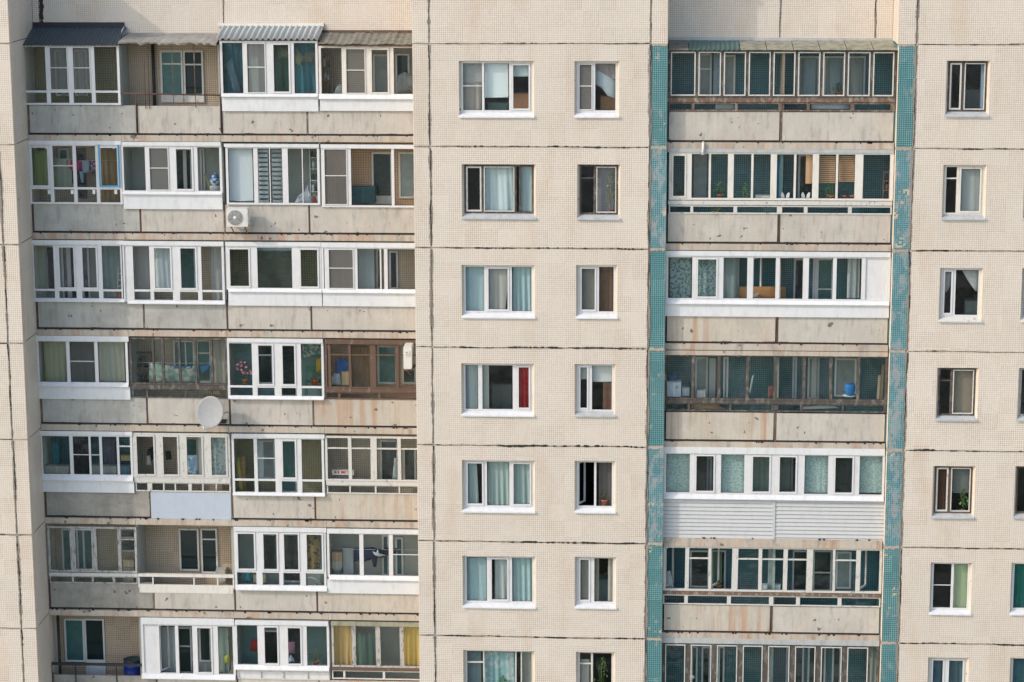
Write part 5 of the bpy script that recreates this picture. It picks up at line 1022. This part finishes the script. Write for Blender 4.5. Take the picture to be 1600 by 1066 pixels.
# fifth row right: pale film blinds
for i, (x0, x1) in enumerate(((1042, 1077), (1127, 1163), (1258, 1294), (1343, 1380))):
    cur(x0, x1, 710, 770, .42, (.36, .47, .44), 'mottled pale green film on the '+('leftmost', 'third', 'sixth', 'rightmost')+' pane of the white loggia with siding' if False else 'mottled pale green film on the '+['leftmost', 'third', 'sixth', 'rightmost'][i]+' pane of the loggia above the white siding', amp=.004, pat=((.27, .37, .35), 22.))
for i, (x0, x1, c) in enumerate(((1088, 1102, (.10, .10, .08)), (1174, 1205, (.20, .27, .23)), (1216, 1235, (.18, .23, .19)), (1303, 1334, (.05, .07, .06)))):
    cur(x0, x1, 712, 768, .9, c, ['dark brown drape in the second pane above the white siding', 'sage green drape in the fourth pane above the white siding', 'olive grey drape in the fifth pane above the white siding', 'almost black drape in the seventh pane above the white siding'][i], amp=.01)
# sixth row right
cur(1113, 1128, 862, 912, 1.0, (.10, .16, .12), 'dark green drape beside the open sash, sixth row right', amp=.03)
plant(1123, 922, .7, 16, 16, (.05, .15, .04), 'small dark plant on the ledge of the sixth row right loggia', n=50)
t = rag([(1040, 922), (1042, 893), (1047, 892), (1052, 912), (1053, 922)], .55, (.5, .52, .5), 'white sheet drooping at the left corner, sixth row right', 'dust_cover', 'cover', .02, 'things stored in the loggias')
carton(1191, 1199, 914, 924, .5, (.55, .58, .58), 'small white jar box left of the pillar, sixth row right', dep=.12)
carton(1208, 1219, 914, 924, .5, (.58, .60, .58), 'small white box right of the pillar, sixth row right', dep=.12)
cur(1200, 1208, 858, 924, .62, (.40, .42, .42), 'white painted strip of cloth down the pillar, sixth row right', amp=.005)
cur(1359, 1373, 1010, 1072, .5, (.30, .31, .26), 'khaki curtain at the right end of the bottom right loggia', amp=.03, wl=.12)
m = MB(); X, Z = P(1082, 1061, .5); m.lathe((X, .5, Z), [(0, 0), (.04, .01), (.06, .05), (.05, .1), (0, .12)], 12); tag(m.build('ball', solid((.7, .7, .7))), 'small white ball behind the second post of the bottom right loggia', 'ball')
# ==================================================================== on the face of the building
def rbox(m, x0, x1, y0, y1, z0, z1, r=.03, mi=0):
    pts = []
    for cx, cz, a0 in ((x1-r, z1-r, 0), (x0+r, z1-r, 90), (x0+r, z0+r, 180), (x1-r, z0+r, 270)):
        for k in range(4): a = radians(a0+k*30); pts.append((cx+r*cos(a), cz+r*sin(a)))
    m.prism(pts, y0, y1, mi)
AC = solid((.62, .60, .56), .45); AG = solid((.20, .20, .19), .5)
X0, Z1 = P(353.5, 326, .98); X1 = P(387, 340, .98)[0]; Z0 = P(370, 354.5, .98)[1]
e = empty('air_conditioner', ((X0+X1)/2, 1.15, Z0), 'white air conditioner outdoor unit with round fan on the parapet of the second row', 'air conditioner')
m = MB(); rbox(m, X0, X1, .98, 1.28, Z0, Z1); m.build('casing', AC, e)
cx, cz, R_ = X0+.245, (Z0+Z1)/2, .215
m = MB()
for r_ in [R_*k/9 for k in range(2, 10)]: m.tube([(cx+r_*cos(a), .968, cz+r_*sin(a)) for a in [2*pi*k/28 for k in range(29)]], .0045, 4)
for k in range(8): a = 2*pi*k/8; m.tube([(cx+.05*cos(a), .966, cz+.05*sin(a)), (cx+R_*cos(a), .966, cz+R_*sin(a))], .004, 4)
m.build('fan_grille', AC, e)
m = MB(); m.lathe((cx, .979, cz), [(0, 0.0), (R_*.98, 0.0), (R_*1.0, -.004)], 28, 'y'); m.build('fan_recess', AG, e)
m = MB(); m.lathe((cx, .966, cz), [(.052, 0), (.045, .01), (0, .012)], 16, 'y'); m.build('fan_hub', AC, e)
m = MB(); m.box(X1+.001, X1+.03, 1.02, 1.25, Z0+.06, Z1-.12); m.build('valve_cover', AC, e)
m = MB()
for i in range(6): m.box(X0+.53, X1-.03, .972, .979, Z0+.1+i*.05, Z0+.115+i*.05)
m.build('louvre', AC, e)
for x in (X0+.12, X1-.10): m = MB(); m.box(x-.02, x+.02, 1.0, 1.5, Z0-.035, Z0-.002); m.add([(x-.012, 1.05, Z0-.036), (x+.012, 1.05, Z0-.036), (x+.012, 1.5, Z0-.30), (x-.012, 1.5, Z0-.30), (x-.012, 1.09, Z0-.036), (x+.012, 1.09, Z0-.036), (x+.012, 1.5, Z0-.26), (x-.012, 1.5, Z0-.26)], [(0, 1, 2, 3), (7, 6, 5, 4), (0, 3, 7, 4), (1, 5, 6, 2)]); m.build('bracket', 'rail', e)
m = MB(); m.tube([(X1+.03, 1.12, Z0+.16), (X1+.08, 1.14, Z0+.05), (X1+.02, 1.2, Z0-.1), (X0+.3, 1.45, Z0-.16)], .014, 6); m.build('hose', 'metalg', e)
# second unit, end-on beside the right jamb
X0, Z1 = P(631, 540, 1.0); X1 = P(643, 555, 1.0)[0]; Z0 = P(636, 575, 1.0)[1]
e = empty('air_conditioner', ((X0+X1)/2, 1.3, Z0), 'white air conditioner outdoor unit turned end-on at the right of the brown framed loggia', 'air conditioner')
m = MB(); rbox(m, X0, X1+.02, .85, 1.42, Z0, Z1); m.build('casing', AC, e)
m = MB(); m.box(X0+.05, X1-.04, .835, .849, Z1-.28, Z1-.12); m.build('valve_cover', AC, e)
m = MB(); m.box(X0+.07, X0+.12, .828, .834, Z1-.18, Z1-.15); m.box(X0+.07, X0+.15, .828, .834, Z1-.24, Z1-.225); m.build('rating_plate', AG, e)
m = MB(); m.lathe((X1+.021, 1.13, (Z0+Z1)/2), [(0, 0), (.2, 0)], 4); m.v = []; m.f = []; m.mi = []; m.sm = []
for r_ in (.07, .12, .17, .21): m.tube([(X0-.012, 1.13+r_*cos(a), (Z0+Z1)/2+r_*sin(a)) for a in [2*pi*k/24 for k in range(25)]], .005, 4)
m.build('fan_grille', AG, e)
m = MB(); m.box(X0-.02, X1+.06, .9, 1.5, Z0-.05, Z0-.003); m.tube([(X0+.05, .95, Z0-.03), (X0+.12, 1.45, Z0-.3)], .015, 5); m.build('bracket', 'rail', e)
# satellite dish
cx, cz = P(327, 645, .85); e = empty('satellite_dish', (cx, 1.2, cz-.5), 'large pale grey satellite dish on the parapet between the fourth and fifth rows', 'satellite dish')
V = mathutils.Vector; nrm = V((-.30, -1, .30)).normalized(); ux = V((0, 0, 1)).cross(nrm).normalized(); uy = nrm.cross(ux)
m = MB(); vs = []; n_ = 36; RX, RY = .43, .46
for j in range(9):
    rr_ = j/8
    for k in range(n_): a = 2*pi*k/n_; vs.append(V((cx, .92, cz))+ux*RX*rr_*cos(a)+uy*RY*rr_*sin(a)+nrm*(-.085*(1-rr_*rr_)))
for j in range(8, -1, -1):
    rr_ = j/8
    for k in range(n_): a = 2*pi*k/n_; vs.append(V((cx, .92, cz))+ux*RX*rr_*1.01*cos(a)+uy*RY*rr_*1.01*sin(a)+nrm*(-.085*(1-rr_*rr_)-.012))
m.add(vs, [(j*n_+k, j*n_+(k+1) % n_, (j+1)*n_+(k+1) % n_, (j+1)*n_+k) for j in range(17) for k in range(n_)], 0, True); m.build('reflector', solid((.30, .305, .30), .7, .2), e)
m = MB(); c0 = V((cx, .92, cz)); m.tube([c0-nrm*.1-uy*.2, c0-uy*.5+nrm*.0, c0-uy*.5+nrm*.28], .012, 6); m.build('feed_arm', solid((.5, .5, .48)), e)
q = c0-uy*.46+nrm*.30; m = MB(); m.tube([q, q+uy*.05-nrm*.07], [.03, .022], 10); m.build('receiver', solid((.6, .6, .58)), e)
m = MB(); m.tube([c0-nrm*.1, c0-nrm*.18, (cx+.15, 1.25, cz-.25), (cx+.22, 1.5, cz-.4)], .018, 8); m.tube([(cx+.1, 1.2, cz-.2), (cx+.42, 1.5, cz-.12)], .01, 6); m.tube([(cx+.1, 1.2, cz-.22), (cx-.1, 1.5, cz-.42)], .01, 6); m.box(cx+.1, cx+.36, 1.488, 1.5, cz-.46, cz-.34); m.build('mount', 'black', e)
# drain stub hanging from the slab at the upper right stack
X, Z = P(1099, 226, .2); m = MB(); m.tube([(X, .26, Z+.06), (X, .18, Z+.02), (X-.01, .17, Z-.28)], [.03, .035, .045], 10); tag(m.build('drain_spout', 'pvc'), 'short white drain spout hanging from the slab under the top long loggia', 'spout')
# rusty hooks and small stains under window corners

# added sheets imitating pane reflections in the third glazed loggia of the top row
cur(350, 379, 68, 147, 1.85, (.05, .15, .18), 'dark teal sheet imitating a reflection in the leftmost pane under the grey corrugated roof', amp=.06, wl=.45)
t = rag([(352, 100), (362, 90), (378, 148), (366, 148)], 1.70, (.12, .20, .24), 'pale blue streak shaped as a reflection across the leftmost teal sheet, top row', 'reflection_streak', 'curtain', .02, 'curtains and blinds behind the glass')
cur(428, 452, 68, 147, 1.85, (.07, .12, .09), 'dark green sheet imitating a reflection in the opening sash under the grey corrugated roof', amp=.05, wl=.4)
cur(461, 492, 68, 147, 1.85, (.05, .17, .20), 'dark teal sheet imitating a reflection in the rightmost pane under the grey corrugated roof', amp=.06, wl=.4)
t = rag([(462, 74), (474, 88), (480, 82), (492, 78), (492, 98), (476, 96), (466, 104), (462, 96)], 1.70, (.20, .20, .13), 'beige green cloth shaped as a reflection over the rightmost teal sheet, top row', 'reflection_patch', 'curtain', .04, 'curtains and blinds behind the glass')
t = rag([(433, 72), (450, 78), (450, 92), (440, 90), (433, 96)], 1.70, (.17, .18, .11), 'beige cloth shaped as a reflection over the dark green sheet, top row', 'reflection_patch', 'curtain', .04, 'curtains and blinds behind the glass')

# furniture dimly seen in the rooms behind the flat windows
def cabinet(x0, x1, y0, y1, d, c, label):
    a, b, c0, t = rect(x0, x1, y0, y1, d); e = empty('cabinet', ((a+b)/2, d+.2, c0), label, 'cabinet', 'furniture in the rooms')
    m = MB(); m.box(a, b, d, d+.45, c0, t); m.build('body', solid(c, .6), e)
    xm = (a+b)/2
    for (p, q) in ((a+.015, xm-.006), (xm+.006, b-.015)):
        m = MB(); m.box(p, q, d-.018, d-.001, c0+.04, t-.03); m.build('door', solid(tuple(v*1.25 for v in c), .5), e)
    return e
cabinet(796, 836, 146, 186, .7, (.50, .24, .12), 'orange brown cabinet low behind the right light of the wide window, top row')
cabinet(762, 794, 160, 186, .9, (.12, .22, .18), 'dark green cabinet under the large pale roller blind, top row')
cabinet(938, 970, 150, 186, .7, (.36, .18, .09), 'brown cabinet below the lace valance in the narrow window, top row')
cabinet(768, 800, 600, 655, 1.1, (.12, .14, .13), 'dark grey cabinet behind the middle pane beside the red curtain, fourth row')
cabinet(930, 950, 905, 950, .9, (.10, .18, .18), 'dark teal cabinet in the narrow window with taupe curtain, sixth row')
cabinet(1507, 1532, 470, 506, .8, (.14, .18, .16), 'dark green cabinet between the tied curtains, right-hand window, third row')
cabinet(1506, 1534, 140, 186, .8, (.10, .10, .10), 'charcoal cabinet in the dark right-hand window, top row')

plant(1060, 312, .6, 30, 16, (.10, .28, .07), 'dark green shrub low in the first pane of the second row right loggia', n=90)
plant(1281, 312, .45, 14, 9, (.14, .38, .07), 'small green plant at the left foot of the bamboo blind, second row right', n=40, leaf=.04, potr=.04, poth=.05)
plant(1120, 333, .36, 12, 30, (.10, .26, .07), 'row of low leaves behind the low lights, second row right', n=60, leaf=.05, potr=.05, poth=.04)
plant(488, 149, 2.0, 14, 20, (.06, .14, .06), 'dark leafy plant low in the rightmost pane under the grey corrugated roof', n=60)
plant(641, 149, 1.75, 16, 12, (.16, .30, .07), 'yellow green plant in the corner beside the dust cover, top right loggia', n=50, leaf=.04, potr=.05, poth=.06)
